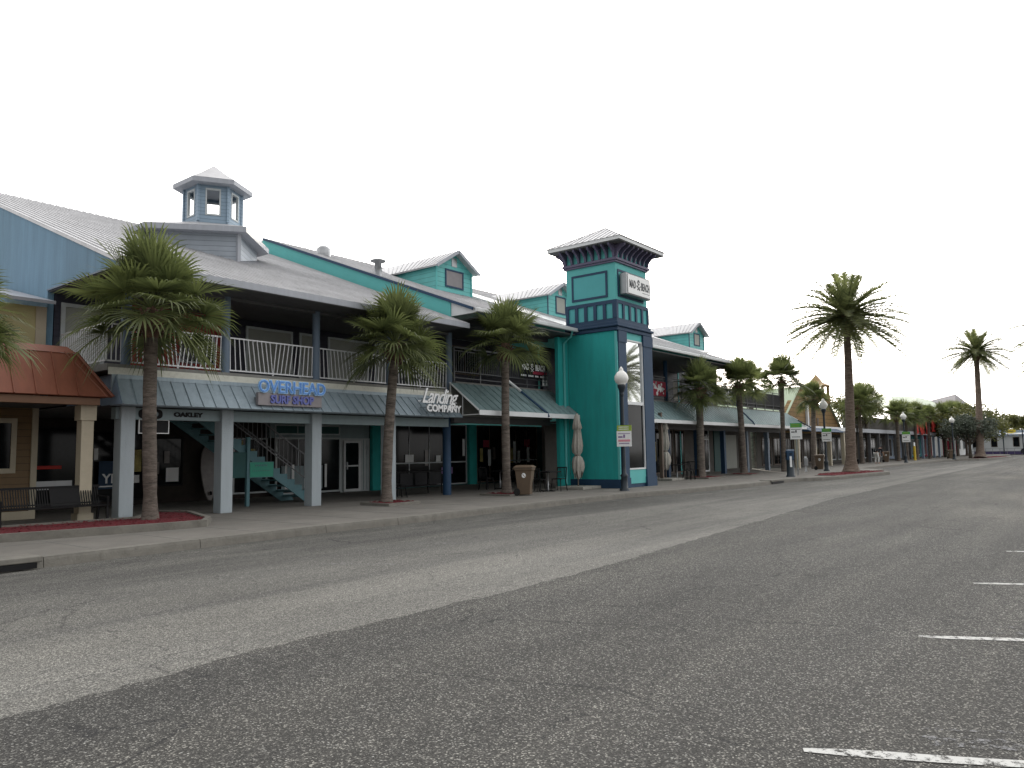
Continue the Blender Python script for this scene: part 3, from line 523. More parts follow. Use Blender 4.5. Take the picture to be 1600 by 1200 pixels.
# teal gable band above the grey roof
gb=H(); gb.extr([(19.62,18.3,ZE+M_*.9-.3),(19.62,TR,ZR-.3),(19.62,YB,5.6),(19.62,YB,TZ-.08),(19.62,TR,TRZ-.08),(19.62,18.3,TZ+M_*1.15-.08)],(.14,0,0)); gb.build('gable_wall','tealb',t2)
H().bar((19.58,17.2,TZ-.03),(19.58,TR,TRZ-.03),.05,.1).build('rake_trim','navy',t2)
H().extr([(19.66,17.15,6.5),(19.66,18.3,6.5),(19.66,18.3,7.02),(19.66,17.15,6.6)],(.1,0,0)).build('eave_end','white',t2)
e2=H(); e2.extr([(XB,TE,6.45),(XB,21,6.45),(XB,21,.15),(XB,24.2,.15),(XB,YB,.15),(XB,YB,TZ-.08),(XB,TR,TRZ-.08),(XB,TE,TZ-.08)],(-.15,0,0)); e2.build('gable_wall','tealb',t2)
# decks, beams, awnings
for a,b in ((20.05,25.98),(28.87,54.6)):
    H().box(a,b,18.45,21.3 if a<25 else 21.0,3.98,4.2).build('balcony_deck','deck',t2)
    H().box(a,b,18.56,18.8,2.72,2.98).build('beam','soffit',t2)
    H().box(a,b,18.8,24.2 if a<25 else 21.0,2.99,3.03).build('walkway_ceiling','soffit',t2)
def awning(xa,xb):
    mb=H(); slab(mb,(xa,17.1,3.1),(xb,17.1,3.1),(xb,18.45,4.14),(xa,18.45,4.14),.04); seam(mb,(xa+.02,17.1,3.1),(xb-.02,17.1,3.1),(xa+.02,18.45,4.14),(xb-.02,18.45,4.14),.4,.02,.02)
    o=mb.build('awning','awn2',t2); H().box(xa,xb,17.06,17.1,2.93,3.1).build('awning_fascia','white',o)
    f=H(); f.bar((xa,17.12,2.95),(xa,18.45,2.95),.03,.03).bar((xa,18.43,2.95),(xa,18.43,4.1),.03,.03).bar((xa-.02,17.1,3.1),(xa-.02,18.45,4.14),.04,.04).bar((xa,17.85,2.95),(xa,17.85,3.66),.02,.02); f.build('awning_frame','white',o)
    H().box(xa,xb,18.45,18.5,2.95,4.0).build('awning_back','deck',o); return o
awning(19.72,25.95); awning(28.9,55.0)
for (p,q,mt1) in (((22.47,18.0,4.35),(23.75,17.1,3.1),0),((42.9,18.3,5.2),(45.0,17.1,3.2),0),((29.4,18.2,4.15),(31.1,17.05,3.15),0),((55.1,18.2,3.9),(56.6,17.2,3.05),0)):
    p=Vector(p);q=Vector(q); h=H(); h.tube([p,p.lerp(q,.32)],.05,10); 
    (h.build('downspout','white',t2,True)); h=H(); h.tube([p.lerp(q,.3),q,q+Vector((.02,-.05,-.14))],.045,10); h.build('downspout','navy',t2,True)
for (x,y) in ((25.5,17.1),(29.3,17.1)):
    h=H(); h.tube([(x+.1,y,6.5),(x+.02,y+.02,6.3),(x+(.12 if x<26 else -.1),y+.45,6.05),(x+(.12 if x<26 else -.1),y+.45,.3 if x<26 else 4.1)],.05,8); h.build('downspout','tealb' if x<26 else 'white',t2,True)
for xc in (36.7,40.4,44.05,47.7,51.4,54.5): H().box(xc-.13,xc+.13,18.55,18.81,.15,2.75).build('column','navy' if xc<46 else 'greyd',t2)
for xc in (32.9,36.7,40.4,43.1): H().tube([(xc,18.62,4.2),(xc,18.62,6.4)],.11,14).build('post','navy',t2,True)
H().box(54.4,54.6,18.55,18.75,4.2,6.2).build('post','brown',t2)
H().box(20.1,25.9,18.55,18.72,6.25,6.38).build('post_beam','soffit',t2)
def grail(xa,xb,y=18.62,z0=4.27,z1=5.5,mt='railg',step=.125,fill=False):
    mb=H(); mb.box(xa,xb,y-.03,y+.03,z1-.05,z1)
    for z in (z1-.16,z0+.3,z0+.08): mb.box(xa,xb,y-.018,y+.018,z,z+.03)
    n=int((xb-xa)/step)
    for k in range(n+1): x=xa+(xb-xa)*k/n; mb.box(x-.009,x+.009,y-.009,y+.009,z0+.3,z1-.13)
    m_=max(1,round((xb-xa)/1.5))
    for k in range(m_+1): x=xa+(xb-xa)*k/m_; mb.box(x-.025,x+.025,y-.025,y+.025,z0-.07,z1-.05)
    o=mb.build('railing',mt,t2)
    if fill: H().box(xa,xb,y+.03,y+.04,z0+.05,z1-.1).build('windscreen','blk2',o)
    return o
grail(20.12,25.9); grail(28.9,32.8);grail(33.0,36.6);grail(36.8,40.3);grail(40.5,43.0);grail(43.3,54.4,fill=True)
# walls
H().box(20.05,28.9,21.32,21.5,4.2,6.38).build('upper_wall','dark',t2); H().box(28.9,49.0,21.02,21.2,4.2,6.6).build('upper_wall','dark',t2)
for a,b in ((20.6,22.2),(22.8,24.6)): window(t2,a,b,21.32,4.9,6.1,'brown','glass',.07,2)
for a,b in ((31.5,33.5),(34.5,36.5),(37.5,39.5)): window(t2,a,b,21.02,4.9,6.1,'brown','glass',.07,2)
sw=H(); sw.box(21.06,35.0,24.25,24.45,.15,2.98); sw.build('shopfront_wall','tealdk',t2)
H().box(21.06,21.62,24.1,24.25,.15,2.98).build('pilaster','teal',t2)
f=window(t2,22.0,27.0,24.25,.2,2.98,'frame','glass',.06,4); H().box(22.06,26.94,24.19,24.24,1.2,1.26).build('transom','frame',f)
H().box(27.05,27.6,24.1,24.25,.15,2.98).build('pilaster','teal',t2)
f=window(t2,27.7,29.7,24.25,.2,2.98,'brown','glass',.06,2); f=window(t2,29.9,32.6,24.25,.2,2.98,'brown','glass',.06,3); H().box(29.96,32.54,24.19,24.24,1.2,1.26).build('transom','frame',f)
window(t2,33.2,34.6,24.25,.9,2.7,'frame','glass',.06)
def card2(x0,x1,z0,z1,mt,y=24.2): return H().box(x0,x1,y,y+.01,z0,z1).build('window_display',mt,t2)
card2(23.0,23.5,1.27,1.6,'paper');card2(24.9,25.2,1.27,1.55,'paper');card2(25.25,26,.7,1.0,'violet');card2(24.2,24.4,1.1,1.8,'surf');card2(26.7,26.85,1.5,2.3,'paper')
for x,z0,z1,mt in ((28.2,1.9,2.25,'fmag'),(27.95,1.2,1.85,'warm'),(28.55,1.0,1.8,'paper'),(28.9,1.3,1.9,'surf'),(30.1,1.2,1.9,'warm'),(30.3,1.1,1.85,'warm'),(30.55,1.1,2.2,'paper'),(30.9,1.1,1.7,'paper'),(31.5,1.9,2.3,'fmag'),(31.7,1.1,1.9,'paper'),(33.5,1.0,2.3,'warm'),(33.9,1.0,2.4,'paper')):
    card2(x,x+(.22 if mt!='fmag' else .45),z0,z1,mt)
H().box(25.25,25.97,17.6,17.75,.15,6.3).build('fin_wall','teal',t2)
# wing ground floor
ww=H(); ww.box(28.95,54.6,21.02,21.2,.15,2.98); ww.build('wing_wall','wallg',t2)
for a,b,nx in ((34.0,37.0,2),(37.4,42.0,4),(42.3,43.6,1)): window(t2,a,b,21.02,.25,2.85,'brown','glass',.08,nx,1)
for a in (45.0,): 
    d_=window(t2,a,a+2.2,21.02,.2,2.35,'white','glass',.1,2,1,'door'); window(t2,a,a+2.2,21.02,2.4,2.9,'white','glass',.06,2)
H().box(48.0,49.3,20.96,21.02,.15,2.9).build('teal_panel','tealdk',t2); H().box(49.6,51.6,20.9,21.02,.3,2.6).build('roller_shutter','blind',t2)
window(t2,52.3,53.6,21.02,.3,2.4,'brown','glass',.07)
for x,z,mt in ((38.0,.9,'warm'),(38.6,1.2,'paper'),(39.4,1.0,'warm'),(40.2,1.2,'surf'),(41.0,.8,'paper'),(35,1.,'surf'),(36,1.3,'warm')): H().box(x,x+.35,20.93,20.95,z,z+1.1).build('window_display',mt,t2)
# outdoor stair behind the tower on the wing side
ws=H()
for s in (0,1.0):
    ws.bar((31.6,18.9+s,.2),(36.0,18.9+s,3.4),.05,.22); ws.bar((31.6,18.9+s,1.1),(36.0,18.9+s,4.2),.04,.05)
for k in range(16): u=k/15; ws.box(31.6+4.4*u-.14,31.6+4.4*u+.14,18.9,19.9,.3+3.0*u,.34+3.0*u)
for k in range(9): u=k/8; ws.bar((31.6+4.4*u,18.9,.3+3.1*u),(31.6+4.4*u,18.9,1.1+3.1*u),.03,.03,(1,0,0))
ws.build('staircase','brown',t2)
# dormers
def dormer(xc,w_,yf,zt,za,boarded,label=None):
    zb=TZ+M_*(yf-TE)-.15; hw=w_/2; yb=TE+(zt-TZ)/M_+.2; yr=TE+(za-TZ)/M_
    mb=H(); 
    mb.extr([(xc-hw,yf,zb),(xc+hw,yf,zb),(xc+hw,yf,zt),(xc,yf,za-.1),(xc-hw,yf,zt)],(0,.1,0))
    for s in (-1,1): mb.extr([(xc+s*hw,yf+.1,zb),(xc+s*hw,yb+.3,zt-.02),(xc+s*hw,yf+.1,zt-.02)],(-s*.08,0,0))
    o=mb.build('dormer','lapt',t2)
    r=H()
    for s in (-1,1): 
        slab(r,(xc+s*(hw+.22),yf-.28,zt-.12),(xc,yf-.28,za),(xc,yr+.4,za),(xc+s*(hw+.22),yb+.3,zt-.12),.07)
        seam(r,(xc,yf-.25,za),(xc,yr,za),(xc+s*(hw+.2),yf-.25,zt-.1),(xc+s*(hw+.2),yb,zt-.1),.32,.025,.02)
    r.build('dormer_roof','roof',o)
    f=H(); 
    for s in (-1,1): f.bar((xc+s*(hw+.24),yf-.3,zt-.17),(xc,yf-.3,za-.05),.03,.14)
    f.build('barge_board','fascia',o)
    [H().box(xc+q-.035,xc+q+.035,yf-.03,yf,zb+.1,zt-.08).build('corner_board','navy' if not boarded else 'tealb',o) for q in (-hw,hw)]
    wn_=H(); a,b,z0,z1=(xc-.5,xc+.5,zb+.45,zt-.2) if boarded else (xc-.35,xc+.4,zb+.4,zt-.12)
    wn_.box(a-.07,b+.07,yf-.03,yf,z1,z1+.07).box(a-.07,b+.07,yf-.03,yf,z0-.07,z0).box(a-.07,a,yf-.03,yf,z0,z1).box(b,b+.07,yf-.03,yf,z0,z1)
    w2=wn_.build('dormer_window','navy',o); H().box(a,b,yf-.012,yf-.004,z0,z1).build('pane','board' if boarded else 'blind',w2)
    H().box(xc-.16,xc+.16,yf-.02,yf-.002,zt+.02,zt+.4).build('louvre','steel',o)
dormer(23.52,2.2,21.7,9.55,10.25,True); dormer(31.3,2.2,21.6,9.5,10.15,False); dormer(47.25-.2,2.3,21.5,9.4,10.1,False)
# the wing roof carries on to the last dormer
rm2=H(); slab(rm2,(XB,19.5,TZ+M_*2.35),(49.2,21.3,TZ+M_*4.15),(49.2,26,TZ+M_*8.85),(XB,26,TZ+M_*8.85),.07); rm2.build('roof_extension','roof',t2)
H().box(43.0,49.2,21.55,26,4.2,7.9).build('upper_block','tealb',t2)
vp_=H(); vp_.lathe((19.9,22.45,8.4),[(.2,0),(.2,.18),(.14,.3),(.14,.8),(.3,.84),(.3,.9),(.04,.98)],16); vp_.build('roof_vent','steel',t2,True)
H().lathe((18.8+2.4,27.6,10.6),[(.32,0),(.32,.35),(.2,.48),(.02,.5)],16).build('roof_vent','steel',t2,True)
# ================================================================== TOWER
tw=thing('corner_tower','turquoise square tower with navy trim, flared brackets and a hipped metal cap','tower',(27.4,16.4,0))
def W(): return MB(Matrix.Translation((-27.4,-16.4,0)))
W().box(25.99,28.78,15.35,17.6,.5,6.45).build('shaft','teal',tw); W().box(25.97,28.8,15.3,17.62,.15,.5).build('plinth','navy',tw)
W().box(25.985,26.06,15.26,15.36,.5,6.38).build('corner_bead','tealb',tw)
for a,b in ((26.07,26.66),(28.08,28.85)): 
    W().box(a,b,15.22,15.45,.5,6.2).build('pilaster','navy',tw); W().box(a-.03,b+.03,15.19,15.5,.15,.55).build('pilaster_foot','navy',tw); W().box(a-.03,b+.03,15.19,15.5,5.95,6.4).build('pilaster_cap','navy',tw)
W().box(26.66,28.08,15.275,15.35,.3,.85).build('lower_panel','tealb',tw); W().box(26.66,28.08,15.275,15.35,6.12,6.4).build('infill_panel','tealb',tw)
def twin(a,b,z0,z1,gl):
    f=W(); y=15.35; fw=.06; f.box(a,a+fw,y-.09,y,z0,z1).box(b-fw,b,y-.09,y,z0,z1).box(a+fw,b-fw,y-.09,y,z0,z0+fw).box(a+fw,b-fw,y-.09,y,z1-fw,z1); o=f.build('window','white',tw)
    W().box(a+.03,b-.03,y-.03,y-.012,z0+.03,z1-.03).build('pane',gl,o); return o
twin(26.66,28.08,3.53,6.12,'glassr'); o=twin(26.66,28.08,.86,3.53,'glass')
W().box(26.8,27.3,15.325,15.338,.95,1.55).build('window_display','warm',o); W().box(27.5,27.56,15.325,15.338,1.0,2.4).build('window_display','paper',o); W().box(27.55,27.85,15.325,15.338,2.3,2.55).build('window_display','canvas',o)
def band(name,z0,z1,e,mt,bev=0): 
    return W().box(25.95-e,28.55+e,15.2-e,17.62+e,z0,z1).build(name,mt,tw,bev=bev)
W().box(25.93,28.82,15.18,17.6,6.4,6.56).build('cornice','navy',tw,bev=.03); W().box(25.86,28.88,15.11,17.66,6.56,6.66).build('cornice','navy',tw,bev=.03); W().box(25.92,28.7,15.16,17.64,6.66,6.78).build('cornice','navy',tw,bev=.02)
band('lower_band',6.78,7.62,-.02,'tpan'); 
bb=band('band_rail',6.78,6.9,.02,'navy'); band('band_rail',7.5,7.64,.02,'navy')
for k in range(6): x=25.98+k*(2.54/5); W().box(x-.07,x+.07,15.17,15.23,6.9,7.5).build('band_stile','navy',tw)
for k in range(6): y=15.305+k*(2.24/5); W().box(25.915,25.97,y-.07,y+.07,6.9,7.5).build('band_stile','navy',tw)
for k in range(6): y=15.305+k*(2.24/5); W().box(28.53,28.59,y-.07,y+.07,6.9,7.5).build('band_stile','navy',tw)
band('upper_body',7.62,9.2,-.03,'tealb')
fr=W(); 
for z0,z1 in ((7.78,7.87),(8.78,8.87)): fr.box(25.95,25.985,15.6,17.32,z0,z1)
for y in (15.6,17.23): fr.box(25.95,25.985,y,y+.09,7.87,8.78)
fr.box(26.12,28.2,15.2,15.235,7.78,7.86).box(26.12,28.2,15.2,15.235,8.82,8.9).box(26.12,26.2,15.2,15.235,7.86,8.82).box(28.12,28.2,15.2,15.235,7.86,8.82)
fr.build('panel_frame','navy',tw); W().box(25.965,25.98,15.69,17.23,7.87,8.78).build('recess_panel','tpan',tw)
band('top_cornice',9.16,9.24,.05,'plum',.01); band('top_cornice',9.24,9.34,.1,'plum',.01)
# flared brackets under the eave
def bracket(p,nrm,tv):
    p=Vector(p);nrm=Vector(nrm);tv=Vector(tv)*.045; pts=[(0,9.34),(.0,9.86),(.5,9.88),(.46,9.78),(.28,9.68),(.15,9.54),(.1,9.36)]
    W().extr([p+nrm*u+Vector((0,0,z))-tv for u,z in pts],tv*2).build('bracket','plum',tw)
for k in range(8):
    u=k/7
    bracket((25.98+2.54*u,15.22,0),(0,-1,0),(1,0,0)); bracket((25.98,15.24+2.34*u,0),(-1,0,0),(0,1,0)); bracket((28.52,15.24+2.34*u,0),(1,0,0),(0,1,0)); bracket((25.98+2.54*u,17.6,0),(0,1,0),(1,0,0))
W().box(25.98,28.52,15.22,17.6,9.34,9.87).build('frieze','tealb',tw)
ez=9.9; x0,x1,y0,y1=25.4,29.15,14.66,18.14
W().box(x0+.03,x1-.03,y0+.03,y1-.03,9.86,9.9).build('soffit','soffit',tw); W().box(x0,x1,y0,y1,9.9,10.03).build('cap_fascia','white',tw)
cp=W(); c_=((x0+x1)/2,(y0+y1)/2,11.06); A4=[(x0-.03,y0-.03,10.035),(x1+.03,y0-.03,10.035),(x1+.03,y1+.03,10.035),(x0-.03,y1+.03,10.035)]
cp.add(A4+[c_],[(0,1,4),(1,2,4),(2,3,4),(3,0,4),(3,2,1,0)])
for i in range(4):
    a=Vector(A4[i]);b=Vector(A4[(i+1)%4]);c=Vector(c_); mid=(a+b)/2
    for k in range(1,12):
        u=k/12; p=a.lerp(b,u); v=1-abs(2*u-1); q=p+(c-mid)*v; cp.bar(p+Vector((0,0,.012)),q+Vector((0,0,.012)),.025,.025)
    cp.bar(a,c,.05,.04)
cp.build('cap_roof','roof',tw)
# tower sign box
ts=thing('tower_sign','white lit style box sign reading MAD BEACH with a skull high on the tower','sign',(27.2,15.02,8.32))
MB().box(-.98,1.08,-.13,.16,-.46,.42).build('cabinet','steel',ts,bev=.03); MB().box(-.86,1.0,-.16,-.131,-.4,.36).build('face','paper',ts)
text('MAD',.44,.004,'ink','letters',ts,(-.5,-.165,-.02),sx=.55,offset=.012); text('BEACH',.44,.004,'ink','letters',ts,(.55,-.165,-.02),sx=.52,offset=.012)
def skull(parent,loc,s,mt,mt2):
    o=MB(Matrix.Translation(loc)@Matrix.Scale(s,4)); n=22
    P=[(.5*math.sin(2*PI*k/n)*(1 if math.cos(2*PI*k/n)>-.2 else .72),0,.55+.55*math.cos(2*PI*k/n)) for k in range(n)]; o.extr(P,(0,.02,0))
    for a,b in (((-.6,0,-.1),(.35,0,-.75)),((.6,0,-.1),(-.35,0,-.75))): o.bar(a,b,.1,.16,(0,1,0))
    for x,z in ((-.6,-.1),(.6,-.1),(.35,-.75),(-.35,-.75)): o.tube([(x,-.02,z),(x,.02,z)],.14,8)
    q=o.build('skull_emblem',mt,parent)
    e=MB(Matrix.Translation(Vector(loc)+Vector((0,-.012,0)))@Matrix.Scale(s,4))
    for x in (-.19,.19): e.tube([(x,-.02,.5),(x,.02,.5)],.13,10)
    e.extr([(-.06,-.02,.22),(.06,-.02,.22),(0,-.02,.36)],(0,.03,0))
    for k in range(4): e.box(-.2+.12*k,-.17+.12*k,-.02,.02,.0,.14)
    e.build('emblem_detail',mt2,parent)
skull(ts,(-.01,-.165,.0),.22,'ink','paper')
k_=MB()
for i in range(17): x=-.8+i*.11; k_.box(x,x+.05,-.165,-.16,.375,.41).box(x,x+.05,-.165,-.16,-.45,-.415)
for i in range(9): k_.box(.3+i*.07,.35+i*.07,-.165,-.16,-.27,-.25)
k_.build('bulb_border','ink',ts)
# banners on the balcony railings
bn=thing('banner','black balcony banner reading MAD BEACH with skull and red strip','banner',(24.8,18.56,4.93))
MB().box(-.85,.98,-.01,.0,-.32,.36).build('cloth','blk2',bn); text('MAD',.34,.004,'paper','letters',bn,(-.5,-.016,.14),sx=.62,offset=.01); text('BEACH',.34,.004,'paper','letters',bn,(.5,-.016,.14),sx=.62,offset=.01)
skull(bn,(-.06,-.02,.12),.17,'paper','blk2'); MB().box(0,.95,-.014,-.011,-.12,.0).build('red_strip','fmag',bn)
k_=MB()
for i,(a,b) in enumerate(((-.8,-.42),(-.32,.04),(.14,.42),(.5,.85))):
    k_=MB()
    for j in range(int((b-a)/.06)): k_.box(a+j*.06,a+j*.06+.04,-.015,-.012,-.24,-.17)
    k_.build('small_writing','paper',bn)
b2=thing('banner','narrow white and black framed banner at the tower end of the balcony','banner',(26.02-.42,18.56,4.7)); 
MB().box(-.14,.0,-.01,0,-.33,.35).box(.07,.2,-.01,0,-.33,.33).build('cloth','paper',b2); k_=MB()
for z in (-.2,-.05,.1): k_.box(-.12,.19,-.016,-.011,z,z+.03)
k_.box(-.02,.07,-.0165,-.0112,-.3,.3).build('print','ink',b2)
b3=thing('banner','red banner with white swirling print on the wing balcony rail','banner',(35.9,18.56,4.83)); MB().box(-.85,.65,-.01,0,-.38,.38).build('cloth','fmag',b3); k_=MB(); r_=random.Random(3)
for i in range(16):
    x,z,q=r_.uniform(-.7,.5),r_.uniform(-.28,.28),r_.uniform(.05,.12); k_.tube([(x,-.016,z),(x,-.011,z)],q,9)
k_.box(-.2,.15,-.017,-.011,-.08,.14).box(-.7,.5,-.0175,-.0105,-.02,.03).build('print','paper',b3)
b4=thing('banner','grey banner with pale blotched print on the terrace screen','banner',(44.8,18.56,4.85)); MB().box(-.9,.9,-.01,0,-.4,.45).build('cloth','blk2',b4); k_=MB()
for i in range(14):
    x,z,q=r_.uniform(-.6,.6),r_.uniform(-.25,.3),r_.uniform(.05,.13); k_.tube([(x,-.016,z),(x,-.011,z)],q,9)
k_.box(-.6,.6,-.0175,-.0105,-.02,.03).box(-.03,.02,-.0176,-.0104,-.25,.3).build('print','steel',b4)
b5=thing('banner','pale upright board propped on the wing balcony','banner',(38.2,18.7,4.7)); MB().box(-.5,.0,-.02,0,-.4,.6).box(.2,.9,-.02,0,-.3,.2).build('board','canvas',b5); MB().box(.3,.8,-.025,-.02,-.2,-.05).build('print','ink',b5)
# ================================================================== LEFT CREAM BUILDING
lb_=thing('shop_building','tan sided shop building with a copper red metal porch roof','building',(5,18,0))
def Lm(): return MB(Matrix.Translation((-5,-18,0)))
mr=Lm(); slab(mr,(-6,18.0,3.03),(7.92,18.0,3.03),(7.3,18.5,4.02),(-6,18.5,4.02),.04); seam(mr,(-6,18.0,3.03),(7.2,18.0,3.03),(-6,18.5,4.02),(7.2,18.5,4.02),.42,.025,.03)
mr.add([(7.92,18.0,3.03),(7.92,24,3.03),(7.3,23.5,4.02),(7.3,18.5,4.02)],[(0,1,2,3)])
mr.bar((7.93,17.98,3.04),(7.3,18.48,4.05),.1,.04,(1,-1,1)).bar((7.8,18.0,3.04),(7.05,18.5,4.05),.03,.03)
mr.add([(-6,18.48,4.02),(7.32,18.48,4.02),(7.2,18.75,4.2),(-6,18.75,4.2)],[(0,1,2,3)]); mr.box(-6,7.2,18.75,21.2,4.1,4.2); mr.build('porch_roof','copper',lb_)
Lm().box(-6,7.7,18.12,18.35,2.84,3.0).build('fascia_beam','copperf',lb_); Lm().box(-6,7.64,18.35,24.6,2.93,2.97).build('porch_ceiling','soffit',lb_)
Lm().box(7.42,7.68,18.36,18.62,.15,2.9).build('post','cream',lb_); Lm().box(7.38,7.72,18.32,18.66,2.5,2.84).build('post_cap','cream',lb_); Lm().box(7.38,7.72,18.32,18.66,.15,.4).build('post_base','cream',lb_)
Lm().box(2.0,2.26,18.36,18.62,.15,2.9).build('post','cream',lb_)
Lm().box(-6,7.5,21.5,21.7,.15,4.1).build('wall','tan',lb_); Lm().box(7.5,7.64,21.46,21.72,.15,4.1).build('corner_trim','cream',lb_)
window(lb_,5.9,7.16,21.5,1.3,2.66,'cream','glass',.12)
Lm().box(-6,7.5,21.46,21.5,.15,.35).build('base_trim','cream',lb_)
Lm().box(-6,7.38,21.2,21.4,4.15,5.5).build('upper_wall','yellow',lb_); Lm().box(7.38,7.62,21.16,21.42,4.1,5.5).build('corner_trim','cream',lb_)
u=Lm(); slab(u,(-6,20.7,5.6),(7.66,20.7,5.6),(7.66,24.4,6.5),(-6,24.4,6.5),.08); u.build('upper_roof','fascia',lb_)
# ================================================================== FAR BUILDINGS
b3_=thing('gabled_shop','orange shingled gable shop with a small open belfry and pale fascia','building',(66,19.5,0))
def Bm(o): 
    l=o.location; return MB(Matrix.Translation((-l.x,-l.y,0)))
Bm(b3_).extr([(56.6,19.5,2.8),(72.4,19.5,2.8),(72.4,19.5,3.2),(67.5,19.5,6.45),(60.9,19.5,6.3),(56.6,19.5,3.4)],(0,.3,0)).build('gable_wall','shingle',b3_)
r_=Bm(b3_); slab(r_,(67.3,19.35,6.6),(73,19.35,2.9),(73,30,2.9),(67.3,30,6.6),.08); slab(r_,(61.1,19.35,6.45),(67.3,19.35,6.6),(67.3,30,6.6),(61.1,30,6.45),.08)
r_.build('roof','groof',b3_); r_=Bm(b3_); slab(r_,(61.1,19.35,6.45),(56.2,19.35,3.1),(56.2,30,3.1),(61.1,30,6.45),.08); r_.build('roof','groof',b3_)
Bm(b3_).box(57,73,21.5,21.8,.15,2.9).build('wall','wallg',b3_)
for a in (58,60.5,63,65.5,68,70.5): window(b3_,a,a+2,21.5,.3,2.5,'brown','glass',.1,2)
Bm(b3_).box(56,72.5,18.2,18.35,3.0,3.3).build('fascia','white',b3_); Bm(b3_).box(56,72.5,18.35,21.5,2.95,3.0).build('porch_ceiling','soffit',b3_)
cn=Bm(b3_); cn.extr([(57.5,17.5,2.85),(57.5,18.3,3.2),(57.5,18.3,2.85)],(9,0,0)); cn.build('blue_canopy','navy',b3_)
for x in (57,61,65,69,72.3): Bm(b3_).box(x-.14,x+.14,18.3,18.58,.15,3.0).build('column','cream',b3_)
Bm(b3_).box(62.6,62.9,19.3,19.48,3.3,5.3).build('downpipe','white',b3_)
bf=Bm(b3_); bx,by=68.3,20.2; bf.box(bx-.9,bx+.9,by-.85,by+.85,5.4,6.15).build('belfry','shingle',b3_); bf=Bm(b3_)
for sx in(-1,1):
    for sy in(-1,1): bf.box(bx+sx*.78-.1,bx+sx*.78+.1,by+sy*.73-.1,by+sy*.73+.1,6.15,6.98)
bf.build('belfry_posts','shroof',b3_); bf=Bm(b3_); E4=[(bx-1.15,by-1.1,6.95),(bx+1.15,by-1.1,6.95),(bx+1.15,by+1.1,6.95),(bx-1.15,by+1.1,6.95)]
bf.add(E4+[(bx-.45,by-.45,7.3),(bx+.45,by-.45,7.3),(bx+.45,by+.45,7.3),(bx-.45,by+.45,7.3),(bx,by,8.05)],[(3,2,1,0)]+[(i,(i+1)%4,4+(i+1)%4,4+i) for i in range(4)]+[(4+i,4+(i+1)%4,8) for i in range(4)]); bf.build('belfry_roof','shroof',b3_)
for x in (63.3,65.5): Bm(b3_).box(x,x+.35,19.44,19.5,3.5,4.1).build('vent','brown',b3_)
b4_=thing('row_shop','long low shop row with a pale green metal roof behind the street palms','building',(100,20,0))
r_=Bm(b4_); 
FR=[(73.2,4.2),(92,6.2),(104,6.9),(129,6.9)]; BK=[(84,6.3),(114,8.6),(131,9.3),(160,9.3)]
for (xa,za),(xb,zb),(ya,ua),(yb,ub) in zip(FR,FR[1:],BK,BK[1:]): slab(r_,(xa,19,za),(xb,19,zb),(yb,24,ub),(ya,24,ua),.08); seam(r_,(xa,19,za),(xb,19,zb),(ya,24,ua),(yb,24,ub),.8,.04,.05)
r_.build('roof','groof',b4_)
Bm(b4_).box(73.1,129,19.3,19.5,3.1,4.6).box(92,129,19.3,19.5,4.6,6.3).build('upper_wall','wallg',b4_)
cols_=['wallg','wallg','wallg','wallg','palef','palef','fteal','fteal','fmag','fmag']
for i,(a,b,mt) in enumerate(((73.1,86,'wallg'),(86,100,'wallg'),(100,108,'palef'),(108,114,'palef'),(114,121,'fteal'),(121,129,'fmag'))):
    Bm(b4_).box(a,b,21.8,22,.15,3.1).build('wall',mt,b4_)
    for k in range(int((b-a)/3)): window(b4_,a+.5+k*3,a+2.6+k*3,21.8,.4,2.6,'frame','glass',.1,2)
Bm(b4_).box(73.1,129,18.2,21.8,3.0,3.12).build('porch_roof','soffit',b4_); Bm(b4_).box(73.1,129,18.1,18.2,2.95,3.3).build('fascia','fascia',b4_)
for k in range(16):
    x=74+k*3.6; Bm(b4_).box(x-.13,x+.13,18.25,18.5,.15,3.0).build('column','palef' if 98<x<117 else ('fmag' if x>117 else 'soffit'),b4_)
b5_=thing('hipped_shop','grey pyramid roofed building at the far end of the shop row','building',(143,22,0))
Bm(b5_).box(131,156,19.0,26,.15,7.3).build('wall','fwhite',b5_); r_=Bm(b5_); E4=[(129.5,18.5,7.3),(157,18.5,7.3),(157,27,7.3),(129.5,27,7.3)]; r_.add(E4+[(147,20.8,10.3)],[(0,1,4),(1,2,4),(2,3,4),(3,0,4),(3,2,1,0)]); r_.build('roof','pyr',b5_)
for k in range(4): window(b5_,133+k*5,135.5+k*5,19.0,1,2.8,'frame','glass',.12)
b6_=thing('white_shop','low white shop with scalloped awning across the end of the street','building',(150,14,0))
Bm(b6_).box(150,160,9.0,21.0,.1,3.3).build('wall','fwhite',b6_); Bm(b6_).box(149.9,150,9.0,21.0,.05,.6).build('base','purple',b6_)
Bm(b6_).box(150.2,150.6,9,21,3.3,4.0).build('parapet','palef',b6_)
k_=Bm(b6_); 
for i in range(30): y=9+i*.4; k_.extr([(149.5,y,3.35),(149.5,y+.4,3.35),(149.5,y+.4,3.15),(149.5,y+.2,3.05),(149.5,y,3.15)],(.05,0,0)) if i%2 else None
k_.build('awning_scallops','palef',b6_); k_=Bm(b6_); slab(k_,(149.5,9,3.35),(149.5,21,3.35),(150,21,3.6),(150,9,3.6),.03); k_.build('awning','white',b6_)
for y in (12.5,10.2,15.6,18.6):
    o=Bm(b6_).box(149.93,149.99,y,y+.9,1.3,2.9).build('window','brown',b6_); Bm(b6_).box(149.91,149.93,y+.08,y+.82,1.38,2.82).build('pane','glass',o)
for y in (11.9,14.6,17.8): Bm(b6_).box(149.3,149.45,y,y+.15,0,4.2).build('post','pole',b6_)
